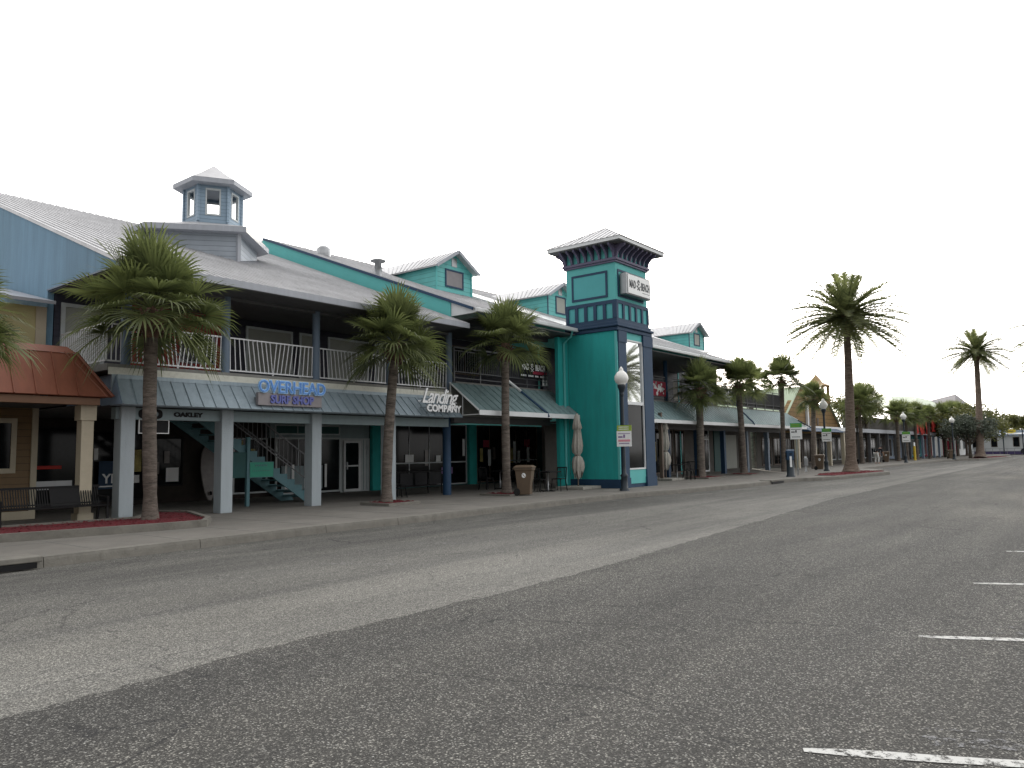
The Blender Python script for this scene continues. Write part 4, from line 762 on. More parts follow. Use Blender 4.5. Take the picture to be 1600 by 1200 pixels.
ysn=thing('shop_sign','small yellow oval sign on the parapet of the white shop','sign',(149.8,13.6,3.85)); MB(Matrix.Diagonal((1,1.2,.5,1))).tube([(-.04,0,0),(.04,0,0)],.62,20).build('board','fyel',ysn); MB().box(-.06,-.05,-.4,.4,-.06,.06).build('writing','ink',ysn)
fc=thing('railing_fence','thin grey railing on the verge before the white shop','fence',(147,15,0)); k_=MB()
for z in (.55,1.0): k_.box(0,.05,-3,5,z,z+.05)
k_.build('rails','steel',fc); k_=MB()
for i in range(9): k_.box(0,.05,-3+i,-2.95+i,0,1.05)
k_.build('pickets','steel',fc)
an=thing('antenna_mast','thin lattice antenna mast rising behind the far trees','mast',(230,23.6,0)); k_=MB()
for s in ((-.15,-.15),(.15,-.15),(0,.18)): k_.bar((s[0],s[1],0),(s[0]*.3,s[1]*.3,11.4),.05,.05)
for i in range(20): z=i*.55; k_.bar((-.15,-.15,z),(.15,-.15,z+.5),.03,.03)
k_.build('mast','steel',an); MB().box(-.12,.12,-.12,.12,9.9,11.4).build('aerial','pyr',an)
# red banners hung on the arcade
for i,(x,z) in enumerate(((97.5,3.9),(100.6,3.8),(103.8,3.9),(107.5,4.2))):
    o=thing('red_flag',('first','second','third','last')[i]+' red cloth banner hung along the far arcade, counted from the orange gable','banner',(x,17.9,z),group='red banners on the far arcade')
    q=MB(); K_=8; vs=[];fs=[]
    for a in range(K_+1):
        for b in range(5): vs.append((-1.0+2.0*a/K_,.12*math.sin(a*1.7+b*.6+i),.75-1.5*b/4+.12*math.sin(a*1.1+i)))
    for a in range(K_):
        for b in range(4): j=a*5+b; fs.append((j,j+5,j+6,j+1))
    q.add(vs,fs).build('cloth','fred',o); MB().tube([(-1.05,0,.8),(1.05,0,.8)],.03,6).build('rod','steel',o)
# ================================================================== PLANTING BEDS
def bed(name,poly,label,h=.15,wd=.12):
    c=Vector((sum(p[0] for p in poly)/len(poly),sum(p[1] for p in poly)/len(poly),0)); t=thing(name,label,'planting bed',(c.x,c.y,.15)); P=[Vector((*p,0))-c for p in poly]; n=len(P)
    inn=[]
    for i in range(n):
        a,b,d=P[i-1],P[i],P[(i+1)%n]; e1=(b-a).normalized();e2=(d-b).normalized(); n1=Vector((-e1.y,e1.x,0));n2=Vector((-e2.y,e2.x,0)); bi=(n1+n2).normalized(); inn.append(b+bi*wd/max(.3,bi.dot(n1)))
    H_=Vector((0,0,h)); k=MB(); k.add(P+[p+H_ for p in P]+[p+H_ for p in inn]+inn,[(i,(i+1)%n,n+(i+1)%n,n+i) for i in range(n)]+[(n+i,n+(i+1)%n,2*n+(i+1)%n,2*n+i) for i in range(n)]+[(2*n+i,2*n+(i+1)%n,3*n+(i+1)%n,3*n+i) for i in range(n)])
    k.build('kerb_edge','kerb',t); mu=MB(); mu.add([p+Vector((0,0,h*.75)) for p in inn],[tuple(range(n))]); 
    r=random.Random(n); lo=[min(p.x for p in inn),max(p.x for p in inn),min(p.y for p in inn),max(p.y for p in inn)]
    def inside(x,y):
        s=False
        for i in range(n):
            a,b=inn[i],inn[(i+1)%n]
            if (a.y>y)!=(b.y>y) and x<(b.x-a.x)*(y-a.y)/(b.y-a.y)+a.x: s=not s
        return s
    for i in range(int(min(2600,220*(lo[1]-lo[0])*(lo[3]-lo[2])))):
        x,y=r.uniform(lo[0],lo[1]),r.uniform(lo[2],lo[3])
        if inside(x,y): 
            a=r.uniform(0,PI); dx,dy=.035*math.cos(a),.035*math.sin(a); z=h*.75+r.uniform(.004,.035); mu.add([(x-dx,y-dy,z),(x+dy*.4,y-dx*.4,z+.012),(x+dx,y+dy,z+.004),(x-dy*.4,y+dx*.4,z-.004)],[(0,1,2,3)])
    mu.build('mulch','mulch',t); return t
bed('mulch_bed',[(-8,15.1),(5,15.75),(8.0,15.2),(8.7,15.2),(9.2,15.9),(10.0,18.2),(9.6,19.4),(8.3,17.6),(5.5,17.95),(-8,18.2)],'long kerbed bed of dark red mulch around the nearest palm')
bed('tree_pit',[(14.75,16.2),(16.1,16.3),(16.2,17.6),(14.85,17.55)],'square kerbed pit of red mulch before the shop with white door',.08)
bed('tree_pit',[(20.1,16.1),(21.45,16.1),(21.5,17.5),(20.15,17.5)],'tree pit with low kerb beside the nearest brown wheeled bin',.06)
bed('tree_pit',[(35.8,16.0),(38,16.0),(38,17.5),(35.8,17.5)],'red mulched tree pit in front of the double glass doors',.08)
bed('tree_pit',[(41.5,16),(43.2,16),(43.2,17.5),(41.5,17.5)],'small tree pit at the foot of the palm before the teal panel',.06)
bed('mulch_island',[(40.9,11.35),(48.5,10.66),(49.4,10.9),(49.7,11.5),(50.3,12.3),(44,13.2),(41.5,12.6)],'red mulched kerb island around the tallest palm',.03)
bed('mulch_island',[(97.3,12.2),(100,11.6),(112,10.7),(115.8,10.9),(116.5,12.4),(105,14)],'far red mulched island under the grey leafed tree',.03)
# ================================================================== PALMS
def sabal_crown(seed,nl=48,span=122):
    r_=random.Random(seed); mb=MB(); UPV=Vector((0,0,1))
    for i in range(nl):
        u=(i+.5)/nl; el=R(88-span*u**.95+r_.uniform(-8,8)); az=i*2.39996+r_.uniform(-.3,.3)
        d=Vector((math.cos(az)*math.cos(el),math.sin(az)*math.cos(el),math.sin(el)))
        L=r_.uniform(.7,1.12)*(.85+.15*math.cos(el)); droop=.05+.1*u
        pts=[d*L*t-UPV*droop*t*t*L for t in (0,.5,1)]
        mb.tube(pts,[.022,.015,.011],4,False)
        dd=(pts[-1]-pts[-2]).normalized(); s=dd.cross(UPV); s=s.normalized() if s.length>.08 else Vector((math.sin(az),-math.cos(az),0)); nn=s.cross(dd).normalized()
        if r_.random()<.35: nn=(nn+s*r_.uniform(-.8,.8)).normalized(); s=dd.cross(nn).normalized()
        FL=r_.uniform(.85,1.12); ns=34; sag=.10+.36*max(0,u-.4)
        for k in range(ns):
            a=R(-128+256*k/(ns-1))+r_.uniform(-.03,.03); l=FL*(1-.22*abs(math.sin(a))**1.5)*r_.uniform(.86,1.06)
            dr=(dd*math.cos(a)+s*math.sin(a)+nn*(.34*abs(math.sin(a))-.05)).normalized()
            side=dr.cross(nn).normalized(); b=pts[-1]+dr*.03; m1=b+dr*l*.45-UPV*sag*.15*l; m2=b+dr*l*.76-UPV*sag*.5*l; tp=b+dr*l-UPV*(sag*1.15+r_.uniform(0,.08))*l
            w0,w1,w2=.009,.026,.015
            mb.add([b-side*w0,b+side*w0,m1+side*w1,m1-side*w1,m2+side*w2,m2-side*w2,tp],[(0,1,2,3),(3,2,4,5),(5,4,6)])
    return mb
crowns=[sabal_crown(s,n,q) for s,n,q in ((11,42,120),(23,42,112),(37,36,100))]
cmesh=[]
for c in crowns:
    me=bpy.data.meshes.new('crown'); me.from_pydata(c.v,[],c.f); me.update(); me.materials.append(A['sabal']); cmesh.append(me)
def boots(mb,top,r0,h,n,seed):
    q=random.Random(seed)
    for i in range(n):
        a=i*2.4; z=top-h+h*i/n; l=q.uniform(.1,.22); d=Vector((math.cos(a),math.sin(a),0)); p=d*r0*.9+Vector((0,0,z)); t=p+d*l*.7+Vector((0,0,l)); s=Vector((-d.y,d.x,0))*.05
        mb.add([p-s,p+s,t+s*.5,t-s*.5,p+d*.05-s,p+d*.05+s,t+d*.02],[(0,1,2,3),(4,5,6),(0,3,6,4),(1,2,6,5),(3,2,6)])
def sabal(x,y,zt,tr,R_,label,k=0,lean=(0,0),top=None,h_boot=.55,group='cabbage palms along the pavement'):
    t=thing('cabbage_palm',label,'palm tree',(x,y,.15),group=group); H_=zt-.15; q=random.Random(int(x*7)); pts=[];rad=[]
    for i in range(15):
        u=i/14; pts.append((-lean[0]*(1-u)*0+lean[0]*u**1.5+.03*math.sin(u*5+x),lean[1]*u**1.5+.02*math.sin(u*4+x),H_*u)); rad.append(tr*(1.28-.35*min(1,u*8)*1.0+.06*math.sin(u*23+x)) if u<.2 else tr*(1-.12*u+.025*math.sin(u*37+x)))
    MB().tube(pts,rad,18).build('trunk','tr1',t,True); b=MB(Matrix.Translation((pts[-1][0],pts[-1][1],0))); b.lathe((0,0,H_-h_boot),[(tr*.9,0),(tr*1.3,h_boot*.35),(tr*1.55,h_boot*.8),(tr*.8,h_boot+.15)],14); boots(b,H_+.05,tr*1.4,h_boot,30,int(x)); b.build('boots','boot',t)
    c=bpy.data.objects.new('crown',cmesh[k]); COL.objects.link(c); c.parent=t; c.location=(pts[-1][0],pts[-1][1],H_+.12); s=R_/1.85; c.scale=(s,s,s*1.12); c.rotation_euler=(0,0,x*1.7)
    return t
sabal(8.33,16.95,4.85,.155,1.95,'nearest full cabbage palm in the red mulch bed before the OAKLEY beam',0,(-.1,.0))
sabal(15.35,16.95,4.85,.155,1.85,'cabbage palm in a tree pit between the OVERHEAD and Landing signs',1,(.33,.0))
sabal(20.8,16.8,5.35,.15,1.8,'cabbage palm beside the brown bin in front of the dark balcony railing',2,(.08,.05))
sabal(36.6,16.75,4.7,.2,1.75,'thick bushy cabbage palm right of the second folded parasol',0,(.45,.1))
sabal(42.3,16.75,5.25,.18,1.75,'cabbage palm in front of the terrace, left of the parking pay station',1,(.0,.1))
sabal(48.8,16.7,5.9,.15,1.95,'tall spreading cabbage palm directly behind the pay station sign',2,(.75,.1),h_boot=.3)
sabal(56.5,21.6,6.6,.2,1.8,'slim cabbage palm rising behind the terrace screen',2)
sabal(55.3,16.8,5.0,.17,1.5,'leaning cabbage palm in front of the orange shingled gable',1,(1.4,.2))
sabal(3.72,14.6,3.85,.2,1.35,'cabbage palm cut off by the left edge of the photo',0)
for i,(x,y,z,rr,kk) in enumerate(((72.8,17.9,5.3,2.2,0),(79.5,19.0,5.8,2.3,1),(84,17.2,4.6,1.8,2),(89,17.4,4.7,1.9,0),(93.5,17.3,4.9,1.8,1),(101.5,17.4,5.0,1.6,2),(111,17.3,5.3,2.0,0),(116,17.4,5.5,2.2,1),(122,17.4,5.6,2.4,2),(129,17.3,5.5,2.4,0))):
    sabal(x,y,z,.17,rr,('cabbage palm number %s in the far row, counted from the tall date palm'%('one','two','three','four','five','six','seven','eight','nine','ten')[i]),kk,group='cabbage palms of the far row')
def date_crown(seed,nf=64,Rf=3.6):
    r_=random.Random(seed); mb=MB(); UPV=Vector((0,0,1))
    for i in range(nf):
        u=(i+.5)/nf; el=math.asin(max(-1,1-1.62*u**.92))+R(r_.uniform(-6,6)); az=i*2.39996+r_.uniform(-.3,.3); L=Rf*r_.uniform(.86,1.08)*(1-.22*max(0,math.sin(el))**2)
        d=Vector((math.cos(az)*math.cos(el),math.sin(az)*math.cos(el),math.sin(el))); dro=.10+.22*(math.cos(el) if el>0 else .5)
        K_=16; pts=[d*L*t-UPV*dro*L*t**2.2 for t in [k/K_ for k in range(K_+1)]]
        mb.tube(pts[::2],[.05-.045*k/(K_/2) for k in range(K_//2+1)],4,False)
        NL=46
        for k in range(5,NL):
            t=k/NL; j=t*K_; a=pts[int(j)].lerp(pts[min(K_,int(j)+1)],j-int(j)); dd=(pts[min(K_,int(j)+1)]-pts[int(j)]).normalized()
            s=dd.cross(UPV); s=s.normalized() if s.length>.05 else Vector((1,0,0)); nn=s.cross(dd)
            ll=(.58*math.sin(PI*min(1,t*1.02))**.5*.9+.05)*r_.uniform(.8,1.1)*Rf/3.6
            for sg in (-1,1):
                ld=(dd*.66+s*sg*.72+nn*r_.uniform(.0,.4)).normalized(); e=a+ld*ll-UPV*.05*ll; w_=dd.cross(ld).normalized().cross(ld)*.03
                mb.add([a-w_,a+w_,e],[(0,1,2)]) if k%2 else mb.add([a-w_,a+w_,a+ld*ll*.6+w_*.9,e,a+ld*ll*.6-w_*.9],[(0,1,2,3,4)])
    return mb
def date(x,y,zt,tr,Rf,label,seed,lean=(0,0),nf=64):
    t=thing('date_palm',label,'palm tree',(x,y,.15)); H_=zt-.15; pts=[];rad=[]
    for i in range(26):
        u=i/25; pts.append((lean[0]*math.sin(u*PI*.5),lean[1]*u,H_*u)); rad.append(tr*(1.75-.75*min(1,u*16)) if u<.0625 else tr*(1-.42*(u-.1))*(1+.03*math.sin(u*90)))
    MB().tube(pts,rad,18).build('trunk','tr2',t,True); tx,ty=pts[-1][0],pts[-1][1]
    b=MB(Matrix.Translation((tx,ty,0))); b.lathe((0,0,H_-.9),[(tr*.6,0),(tr*.85,.3),(tr*1.1,.8),(tr*1.05,1.3),(tr*.4,1.7)],16); boots(b,H_+.5,tr*1.0,1.2,60,seed); b.build('leaf_base','boot',t)
    c=date_crown(seed,nf,Rf); me=MB(Matrix.Translation((tx,ty,H_+.35))); me.add(c.v,c.f); me.build('crown','date',t); return t
date(47.4,12.3,9.2,.3,4.0,'tallest date palm on the kerb island right of the tower',5,(.75,0),92)
date(100.6,12.2,12.2,.4,4.3,'far date palm behind the grey leafed street tree',8,(2.5,0),84)
date(50.5,1.0,7.3,.3,3.6,'date palm whose frond tips enter at the right edge of the photo',12)
# ================================================================== BROADLEAF TREES
def tree(x,y,h,cr,ch,z0,label,mt,seed,n=2600,ls=.14,group=None,clumps=16,name='street_tree',tr=.16):
    r_=random.Random(seed); t=thing(name,label,'tree',(x,y,.15),group=group); tb=MB(); cl=[]
    for i in range(clumps):
        a=r_.uniform(0,2*PI); rr=cr*math.sqrt(r_.random())*.8; z=z0+ch*r_.uniform(.15,.85); cl.append((Vector((rr*math.cos(a),rr*math.sin(a)*.9,z)),r_.uniform(.28,.5)*min(cr,ch)))
    tb.tube([(0,0,0),(.05,.03,z0*.5),(0,0,z0+.1)],[tr*1.3,tr,tr*.8],9)
    for c,q in cl[:9]: tb.tube([(0,0,z0*.7),(c*.5)+Vector((0,0,z0*.25)),c],[tr*.55,tr*.35,tr*.12],6)
    tb.build('trunk','tr3',t,True); mb=MB()
    for i in range(n):
        c,q=cl[i%clumps]; v=Vector((r_.gauss(0,1),r_.gauss(0,1),r_.gauss(0,1))).normalized()*q*r_.uniform(.55,1.05); p=c+Vector((v.x,v.y,v.z*.7)); 
        a=Vector((r_.gauss(0,1),r_.gauss(0,1),r_.gauss(0,.7))).normalized(); b=a.cross(Vector((r_.gauss(0,1),r_.gauss(0,1),r_.gauss(0,1)))).normalized(); l=ls*r_.uniform(.6,1.4)
        mb.add([p-a*l,p+b*l*.4,p+a*l,p-b*l*.4],[(0,1,2,3)])
    mb.build('crown',mt,t); return t
tree(101,13.2,5,3.6,2.7,2.1,'low grey leafed tree standing before the far date palm','olea',4,5200,.16,clumps=26)
tree(75.5,19.0,6.2,2.6,3.0,3.4,'round dark green tree just right of the tall date palm','brd',6,4200,.15,clumps=20)
for i,(x,y,h,cr,ch,z0) in enumerate(((110,17.0,6,4,3.2,3.0),(124,16.2,7,4.5,4.0,3.0),(133,16.0,6,4,3.8,2.6))):
    tree(x,y,h,cr,ch,z0,('bushy tree in front of the far crimson shopfront','bushy tree left of the grey pyramid roof','bushy tree below the grey pyramid roof')[i],'brd',20+i,4200,.22,'broadleaf trees at the far end',20)
for i,(x,y,h,cr,ch,z0) in enumerate(((172,23.5,7,5,4.5,4.0),(180,21,7,4.6,3.2,4),(176,17.6,6,4.0,3,4.2),(185,15.3,6,4.5,3,4.6),(230,26,8,9,6,2),(235,17,7,9,5,2))):
    tree(x,y,h,cr,ch,z0,('tree','smaller tree','low tree','lone tree','distant wide tree','distant broad tree')[i]+(' rising behind the left end of the white shop',' behind the awning of the white shop',' right of the yellow oval sign',' at the right edge behind the white shop',' beyond the antenna mast',' beyond the white shop roof')[i],'brd',40+i,2600,.3,'trees beyond the white shop',14)
# ================================================================== STREET FURNITURE
def lamp(x,y,label):
    t=thing('street_lamp',label,'street lamp',(x,y,.15),group='globe street lamps'); 
    MB().lathe((0,0,0),[(.19,0),(.19,.06),(.13,.12),(.12,.5),(.15,.56),(.08,.64),(.07,.9),(.062,3.45),(.06,3.5)],16).build('post','pole',t,True)
    MB().lathe((0,0,3.5),[(.06,0),(.1,.03),(.06,.08),(.09,.16),(.15,.32),(.16,.4),(.13,.42)],16).build('holder','pole',t,True)
    MB().lathe((0,0,3.92),[(.13,0),(.22,.08),(.26,.2),(.25,.31),(.18,.43),(.1,.5),(.075,.53),(.085,.57),(.05,.62),(.03,.65),(.005,.68)],20).build('globe','globe',t,True); return t
l0=lamp(24.53,14.25,'nearest globe street lamp, standing at the front corner of the tower')
for x,y,lab in ((49.9,14.4,'globe street lamp beside the brown bin before the orange gable'),(76.0,15.0,'globe street lamp carrying the farthest green topped sign'),(92.5,13.6,'farthest globe street lamp, left of the grey leafed tree')): dup(l0,(x,y,.15),label=lab)
def psign(x,y,z,label,rz,post,pinks=False,s=1):
    t=thing('parking_sign',label,'sign',(x,y,0),rz,'green topped parking signs')
    tp='slime' if pinks else 'sgreen'; 
    MB().box(-.29*s,.29*s,-.02,0,z,z+.6*s).build('panel','paper',t,bev=.004); MB().box(-.27*s,.3*s,-.022,.002,z+.6*s,z+.82*s).build('topper',tp,t); k_=MB()
    k_.box(-.24*s,.24*s,-.026,-.021,z+.49*s,z+.51*s)
    for i in range(5): k_.box(-.23*s+.035*i*s,-.2*s+.035*i*s,-.026,-.021,z+.34*s,z+.4*s)
    k_.box(-.03*s,.04*s,-.026,-.021,z+.34*s,z+.46*s)
    for i in range(11): k_.box(-.2*s+i*.037*s,-.175*s+i*.037*s,-.026,-.021,z+.1*s,z+.14*s)
    k_.build('print','ink' if not pinks else 'violet',t)
    if pinks: MB().box(-.23*s,.24*s,-.025,-.0205,z+.19*s,z+.27*s).build('pink_strip','pink',t); 
    k_=MB()
    for j in (0,1):
        for i in range(8): k_.box(-.2*s+i*.05*s,-.165*s+i*.05*s,-.027,-.0225,z+(.65+.08*j)*s,z+(.69+.08*j)*s)
    k_.build('topper_print','slime' if not pinks else 'paper',t)
    if post: MB().box(-.025,.025,.002,.04,.15,z+.75*s).build('post','steel',t)
    else: MB().box(-.1,.1,0,.05,z+.15,z+.19).box(-.1,.1,0,.05,z+.45,z+.49).build('clamp','steel',t)
    return t
fz=lambda x,y: math.atan2(y,x)-PI/2
psign(24.42,14.14,1.77,'lime topped parking sign with pink strip clamped to the nearest lamp',fz(24.4,14.1)-.25+PI*0,False,True,.95)
psign(42.58,13.81,2.1,'green topped parking sign on its own thin post beside the pay station',fz(42.6,13.8)-.2,True,s=1.08)
psign(49.85,14.28,2.0,'green topped parking sign clamped to the second lamp post',fz(49.8,14.2)-.2,False,s=1.0)
psign(75.9,14.85,2.0,'small green topped parking sign on the third lamp post',fz(76,15)-.2,False,s=1.15)
def bin_(x,y,rz,label):
    t=thing('wheeled_bin',label,'bin',(x,y,.15),rz,'brown wheeled bins')
    b=MB(); P=lambda w_,d,z,o=0:[(-w_,-d+o,z),(w_,-d+o,z),(w_,d+o,z),(-w_,d+o,z)]
    b.add(P(.24,.25,.04)+P(.26,.28,.3)+P(.31,.35,.86)+P(.34,.38,.88)+P(.34,.38,.95),[(3,2,1,0)]+[(4*j+i,4*j+(i+1)%4,4*j+4+(i+1)%4,4*j+4+i) for j in range(4) for i in range(4)]+[(16,17,18,19)])
    b.build('body','bin',t,bev=.02); l_=MB(); l_.add(P(.36,.41,.955)+P(.36,.41,.99)+P(.28,.33,1.04)+P(.27,.3,1.05),[(3,2,1,0)]+[(4*j+i,4*j+(i+1)%4,4*j+4+(i+1)%4,4*j+4+i) for j in range(3) for i in range(4)]+[(12,13,14,15)]); l_.build('lid','bin',t,bev=.015)
    for s in(-1,1): MB().tube([(s*.27,.28,.13),(s*.34,.28,.13)],.13,18).build('wheel','rubber',t)
    MB().tube([(-.28,.44,.93),(.28,.44,.93)],.018,8).bar((-.28,.36,.93),(-.28,.45,.93),.03,.03).bar((.28,.36,.93),(.28,.45,.93),.03,.03).build('handle','bin',t)
    MB(Matrix.Translation((-.292,-.02,.7))).tube([(.01,0,0),(-.012,0,0)],.085,18).build('sticker','paper',t); MB(Matrix.Translation((-.306,-.02,.7))).bar((0,-.04,-.04),(0,.04,.04),.012,.025).build('sticker_mark','bin',t)
    MB().box(.12,.2,-.312,-.3,.2,.62).build('hand_grip','rubber',t); return t
b0=bin_(20.75,15.95,R(25),'nearest brown wheeled bin with round sticker, beside the third palm'); b0.scale=(.85,.82,.98)
dup(b0,(52.6,15.6,.15),R(12),'brown wheeled bin beside the second lamp post'); dup(b0,(78.6,17.2,.15),R(10),'brown wheeled bin next to the bending person'); dup(b0,(97.2,14.6,.15),R(-60),'farthest brown wheeled bin, below the grey leafed tree')
ps=thing('pay_station','dark navy parking pay station with solar cap and white vertical strip','pay station',(39.7,13.25,.15),R(-150))
MB().lathe((0,0,0),[(.24,0),(.24,.05),(.19,.08),(.19,1.1),(.21,1.14),(.21,1.2)],18).build('body','pole',ps,True); MB().box(-.2,.2,-.19,.17,.85,1.33).build('head','navy',ps,bev=.04); MB().box(-.19,.19,-.15,.2,1.34,1.39).build('solar_panel','palef',ps,bev=.01)
MB().box(-.1,.1,-.2,-.192,1.0,1.22).build('screen','blk2',ps); MB(Matrix.Rotation(R(-90),4,'Z')).box(-.05,.05,.19,.21,.5,1.05).build('label_strip','paper',ps); MB(Matrix.Rotation(R(60),4,'Z')).box(-.06,.06,.19,.205,.55,1.1).build('label_strip','paper',ps)
mb_=thing('utility_box','grey meter box on a short white post beside the pay station','box',(48.4,15.2,.15),R(20)); MB().box(-.09,.05,-.07,.07,0,.95).build('post','white',mb_); MB().box(-.3,-.09,-.13,.1,.35,.85).build('box','steel',mb_,bev=.02); MB().box(-.28,-.11,-.137,-.131,.6,.75).build('door','white',mb_)
bo=thing('bollard','tall yellow bollard at the far kerb','bollard',(88.5,16.6,.15)); MB().lathe((0,0,0),[(.14,0),(.13,.05),(.12,1.3),(.12,1.45),(.06,1.52)],14).build('post','yel',bo,True); MB().lathe((0,0,1.5),[(.09,0),(.08,.35),(.02,.4)],12).build('top','paper',bo,True)
# folded parasols
def parasol(x,y,label,post=False,h=3.0):
    t=thing('folded_parasol',label,'parasol',(x,y,.15),group='folded beige parasols'); MB().tube([(0,0,.1),(0,0,h)],.025,10).build('pole','brown',t,True)
    b=MB(); 
    for sx,sy in ((-.33,-.33),(.33,-.33),(.33,.33),(-.33,.33)): b.box(sx-.32,sx+.32,sy-.32,sy+.32,0,.11)
    b.build('base_slabs','stone',t,bev=.015)
    n=36; q=random.Random(int(x)); prof=[(.02,h-.02),(.09,h-.12),(.14,h-.45),(.17,h-.62),(.12,h-.66),(.15,h-.95),(.19,h-1.3),(.17,h-1.55),(.085,h-1.68),(.16,h-1.78),(.2,h-1.95),(.21,h-2.15),(.15,h-2.4)]
    vs=[];fs=[]
    for j,(r,z) in enumerate(prof):
        for k in range(n):
            a=2*PI*k/n; f=1+.22*math.sin(a*8+j*.35)*(j>1)+.08*math.sin(a*3+j); zz=z+(.17*math.sin(a*4+1)-.05 if j==len(prof)-1 else (.04*math.sin(a*5) if j in(3,) else 0)); vs.append((r*f*math.cos(a),r*f*math.sin(a),zz))
    for j in range(len(prof)-1):
        for k in range(n): fs.append((j*n+k,j*n+(k+1)%n,(j+1)*n+(k+1)%n,(j+1)*n+k))
    MB().add(vs,fs).build('canopy','canvas',t,True); MB().lathe((0,0,h-1.71),[(.095,0),(.1,.03),(.095,.06)],16).build('strap','brown',t)
    if post: MB().box(-.48,-.34,-.08,.08,0,3.3).build('support_post','brown',t)
    return t
parasol(25.25,16.75,'folded beige parasol on concrete slabs left of the teal tower'); parasol(33.9,17.35,'folded beige parasol beside a brown post right of the tower',True,3.1)
# cafe furniture
def table(x,y,label,l=.75,rz=0,g_='black cafe tables'):
    t=thing('cafe_table',label,'table',(x,y,.15),rz,g_); MB().box(-l/2,l/2,-.36,.36,.71,.745).build('tabletop','black',t,bev=.01); MB().tube([(0,0,.03),(0,0,.71)],.035,10).build('pedestal','steel',t,True); MB().bar((-.3,0,.02),(.3,0,.02),.06,.035).bar((0,-.3,.021),(0,.3,.021),.06,.035).build('foot','black',t); return t
def chair():
    t=thing('cafe_chair','black slatted metal cafe chair','chair',(0,0,.15),0,'black cafe chairs')
    MB().box(-.21,.21,-.2,.22,.44,.465).build('seat','black',t,bev=.01)
    b=MB(); b.bar((-.19,.2,.46),(-.2,.27,.88),.028,.028).bar((.19,.2,.46),(.2,.27,.88),.028,.028).bar((-.2,.27,.87),(.2,.27,.87),.03,.04)
    for i in range(5): x=-.12+i*.06; b.bar((x,.21,.5),(x,.26,.86),.018,.012)
    b.build('backrest','black',t)
    for sx in(-1,1):
        for sy in(-1,1): MB().bar((sx*.18,sy*.18,.44),(sx*.22,sy*.24,0),.026,.026).build('leg','black',t)
    return t
table(23.2,16.75,'black cafe table between the bin and the folded parasol')
ch=chair(); spots=[(22.75,16.85,95,'chair on the bin side of the table between bin and parasol'),(23.7,16.6,-85,'chair on the parasol side of the table between bin and parasol'),(23.25,17.3,5,'chair on the wall side of the table between bin and parasol'),
 (23.25,19.8,90,'chair left of the dark table behind the third palm'),(24.9,19.9,-90,'chair right of the dark table behind the third palm'),(24.1,20.5,0,'chair behind the dark table behind the third palm'),
 (26.6,20.6,90,'chair in deep shade left of the fin wall'),(27.4,20.8,-80,'chair in deep shade closest to the fin wall'),
 (17.95,19.25,70,'lone chair at the left end of the long dark table'),(34.6,16.5,90,'leftmost cafe chair in front of the wing'),(35.3,16.8,-90,'middle cafe chair in front of the wing'),(36.2,16.9,20,'rightmost cafe chair in front of the wing')]
for i,(x,y,a,lab) in enumerate(spots):
    o=ch if i==0 else dup(ch,(x,y,.15)); o.location=(x,y,.15); o.rotation_euler=(0,0,R(a)); o['label']='black '+lab
table(24.1,19.8,'dark cafe table in the shade behind the third palm',.9); table(27.0,20.6,'dark cafe table in deep shade by the fin wall'); table(35.0,17.3,'small black table by the brown parasol post')
lt=thing('long_table','long dark folding table in front of the shop windows','table',(19.45,20.05,.15)); MB().box(-1.15,1.15,-.38,.38,.82,.86).build('tabletop','black',lt,bev=.01); MB().box(-1.1,1.1,-.34,.34,.3,.34).build('lower_shelf','blk2',lt)
for sx in(-1,1):
    for sy in(-1,1): MB().tube([(sx*1.08,sy*.34,.82),(sx*1.1,sy*.36,.4),(sx*1.12,sy*.36,0)],.022,8).build('leg','black',lt)
for i in range(3): MB().box(-1.0+i*.72,-.4+i*.72,-.385,-.375,.36,.8).build('side_panel','blk2',lt)
# bench
be=thing('park_bench','black slatted steel bench at the left edge beside the cream post','bench',(7.0,18.05,.15)); b=MB()
for i in range(44): 
    x=-1.35+i*.05
    if not(-.2<x<.42): b.bar((x,.2,.45),(x,.34,.84),.022,.008)
b.box(-1.37,.86,.17,.2,.42,.46).bar((-1.37,.35,.86),(.86,.35,.86),.03,.05).bar((-1.37,.23,.5),(.86,.23,.5),.02,.03); b.build('backrest','black',be); b=MB()
b.box(-.2,.42,.2,.23,.42,.45); b.extr([(-.2,.2,.45),(.42,.2,.45),(.42,.34,.84),(-.2,.34,.84)],(0,.015,0)); b.build('back_panel','black',be); b=MB()
for i in range(9): b.box(-1.35,.84,-.28+i*.055,-.24+i*.055,.43,.45)
b.build('seat','black',be)
for x in (-1.3,.8): 
    MB().bar((x,-.26,0),(x,-.22,.44),.05,.05).build('leg','black',be); MB().bar((x,.3,0),(x,.2,.44),.05,.05).build('leg','black',be); MB().bar((x,-.26,.62),(x,.25,.64),.05,.03).bar((x,-.24,.44),(x,-.26,.62),.04,.04).build('armrest','black',be)
# far bench
fb=thing('park_bench','dark bench in the shade left of the bending person','bench',(70.5,18.0,.15)); MB().box(-.8,.8,-.2,.2,.42,.46).build('seat','black',fb); MB().box(-.8,.8,.2,.24,.5,.85).build('backrest','black',fb)
for s in(-.7,.7): MB().box(s-.03,s+.03,-.2,.22,0,.42).build('leg','black',fb)
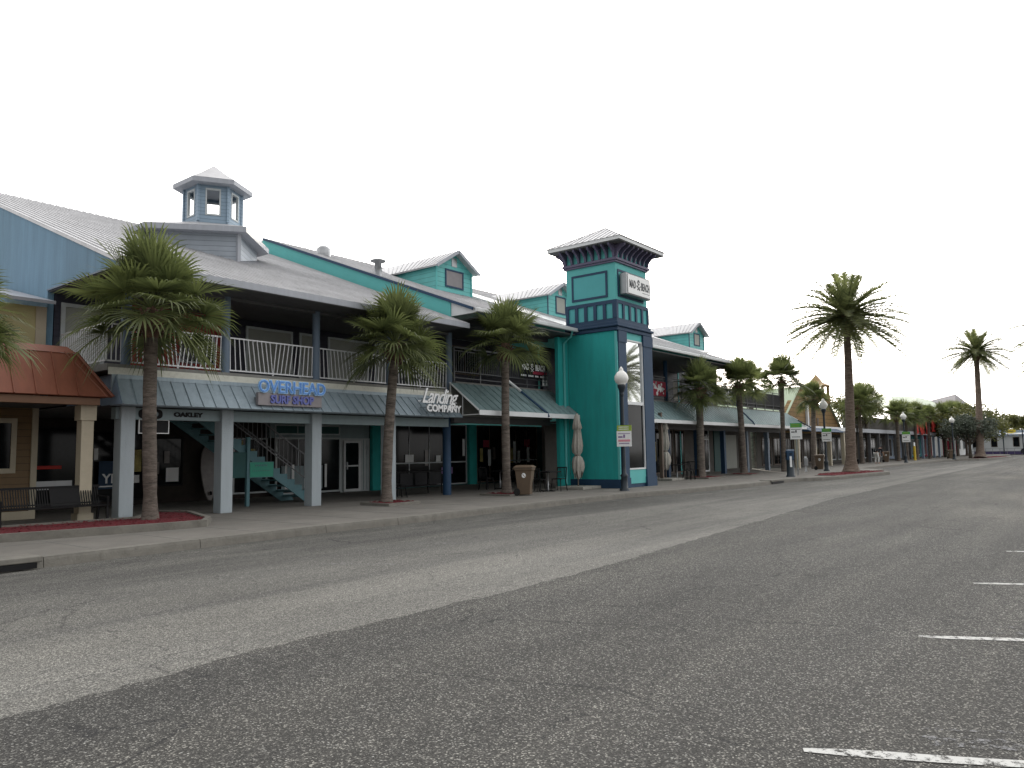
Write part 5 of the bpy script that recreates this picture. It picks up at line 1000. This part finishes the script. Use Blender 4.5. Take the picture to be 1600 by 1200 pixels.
# ================================================================== PERSON (bending forward by the far bin)
def skinned(name,verts,edges,radii,mt,parent=None):
    me=bpy.data.meshes.new(name); me.from_pydata(verts,edges,[]); me.update(); o=bpy.data.objects.new(name,me); COL.objects.link(o); me.materials.append(A[mt])
    o.modifiers.new('skin','SKIN'); sk=me.skin_vertices[0].data
    for i,r in enumerate(radii): sk[i].radius=(r,r); sk[i].use_root=(i==0)
    s=o.modifiers.new('sub','SUBSURF'); s.levels=1; s.render_levels=2
    if parent:o.parent=parent
    return o
V=[(0,0,.92),(.12,0,1.08),(.3,0,1.22),(.42,0,1.3),(.5,0,1.33),(.6,0,1.36), (0,.1,.88),(.03,.12,.48),(-.05,.12,.08),(.1,.13,.03), (0,-.1,.88),(.12,-.12,.48),(.08,-.12,.08),(.24,-.13,.03),
   (.4,.19,1.26),(.46,.22,.98),(.55,.2,.76),(.57,.2,.68),(.4,-.19,1.26),(.5,-.22,1.0),(.62,-.18,.8),(.65,-.18,.72)]
E_=[(0,1),(1,2),(2,3),(3,4),(4,5),(0,6),(6,7),(7,8),(8,9),(0,10),(10,11),(11,12),(12,13),(3,14),(14,15),(15,16),(16,17),(3,18),(18,19),(19,20),(20,21)]
Rr=[.13,.13,.14,.13,.06,.1,.09,.06,.04,.04,.09,.06,.04,.04,.06,.042,.03,.035,.06,.042,.03,.035]
for b0_,sy in ((17,1),(21,-1)):
    for f_ in range(5):
        V.append((V[b0_][0]+.02+(.03 if f_==4 else 0),V[b0_][1]+(-.03+.018*f_ if f_<4 else -.04*sy),V[b0_][2]-.07+(.01*abs(f_-1) if f_<4 else .03))); E_.append((b0_,len(V)-1)); Rr.append(.009)
pe=skinned('person',V,E_,Rr,'skin'); pe.location=(72.3,16.6,.15); pe.rotation_euler=(0,0,R(-35)); tag(pe,'person in black top and white trousers bending forward beside a brown bin','person')
skinned('shirt',[V[0],V[1],V[2],V[3],V[14],V[15],V[18],V[19]],[(0,1),(1,2),(2,3),(3,4),(4,5),(3,6),(6,7)],[.16,.165,.17,.15,.085,.065,.085,.065],'cloth',pe)
skinned('trousers',[(0,0,.95),V[6],V[7],V[8],V[10],V[11],V[12]],[(0,1),(1,2),(2,3),(0,4),(4,5),(5,6)],[.15,.115,.085,.065,.115,.085,.065],'clothw',pe)
skinned('hair',[(.58,0,1.4),(.64,0,1.42),(.56,0,1.36)],[(0,1),(0,2)],[.1,.08,.09],'hair',pe)
# ================================================================== parked car at the far right edge
cr_=thing('parked_car','dark parked car at the right edge before the white shop','car',(147.0,9.7,.0),R(80))
P=[(-2.2,.35),(-2.25,.75),(-2.0,.95),(-1.3,1.0),(-.7,1.42),(.7,1.45),(1.4,1.02),(2.1,.9),(2.25,.7),(2.25,.35)]
MB().extr([(x,-.88,z) for x,z in P],(0,1.76,0)).build('body','car',cr_,bev=.08)
MB().extr([(-1.15,-.885,1.02),(-.68,-.885,1.36),(.62,-.885,1.38),(1.2,-.885,1.02)],(0,1.77,0)).build('side_window','glass',cr_)
for x in(-1.4,1.4):
    for y in(-.9,.72): w_=MB().tube([(x,y,.33),(x,y+.2,.33)],.33,20).build('wheel','rubber',cr_); MB().tube([(x,y-.01,.33),(x,y+.21,.33)],.19,14).build('rim','steel',w_)
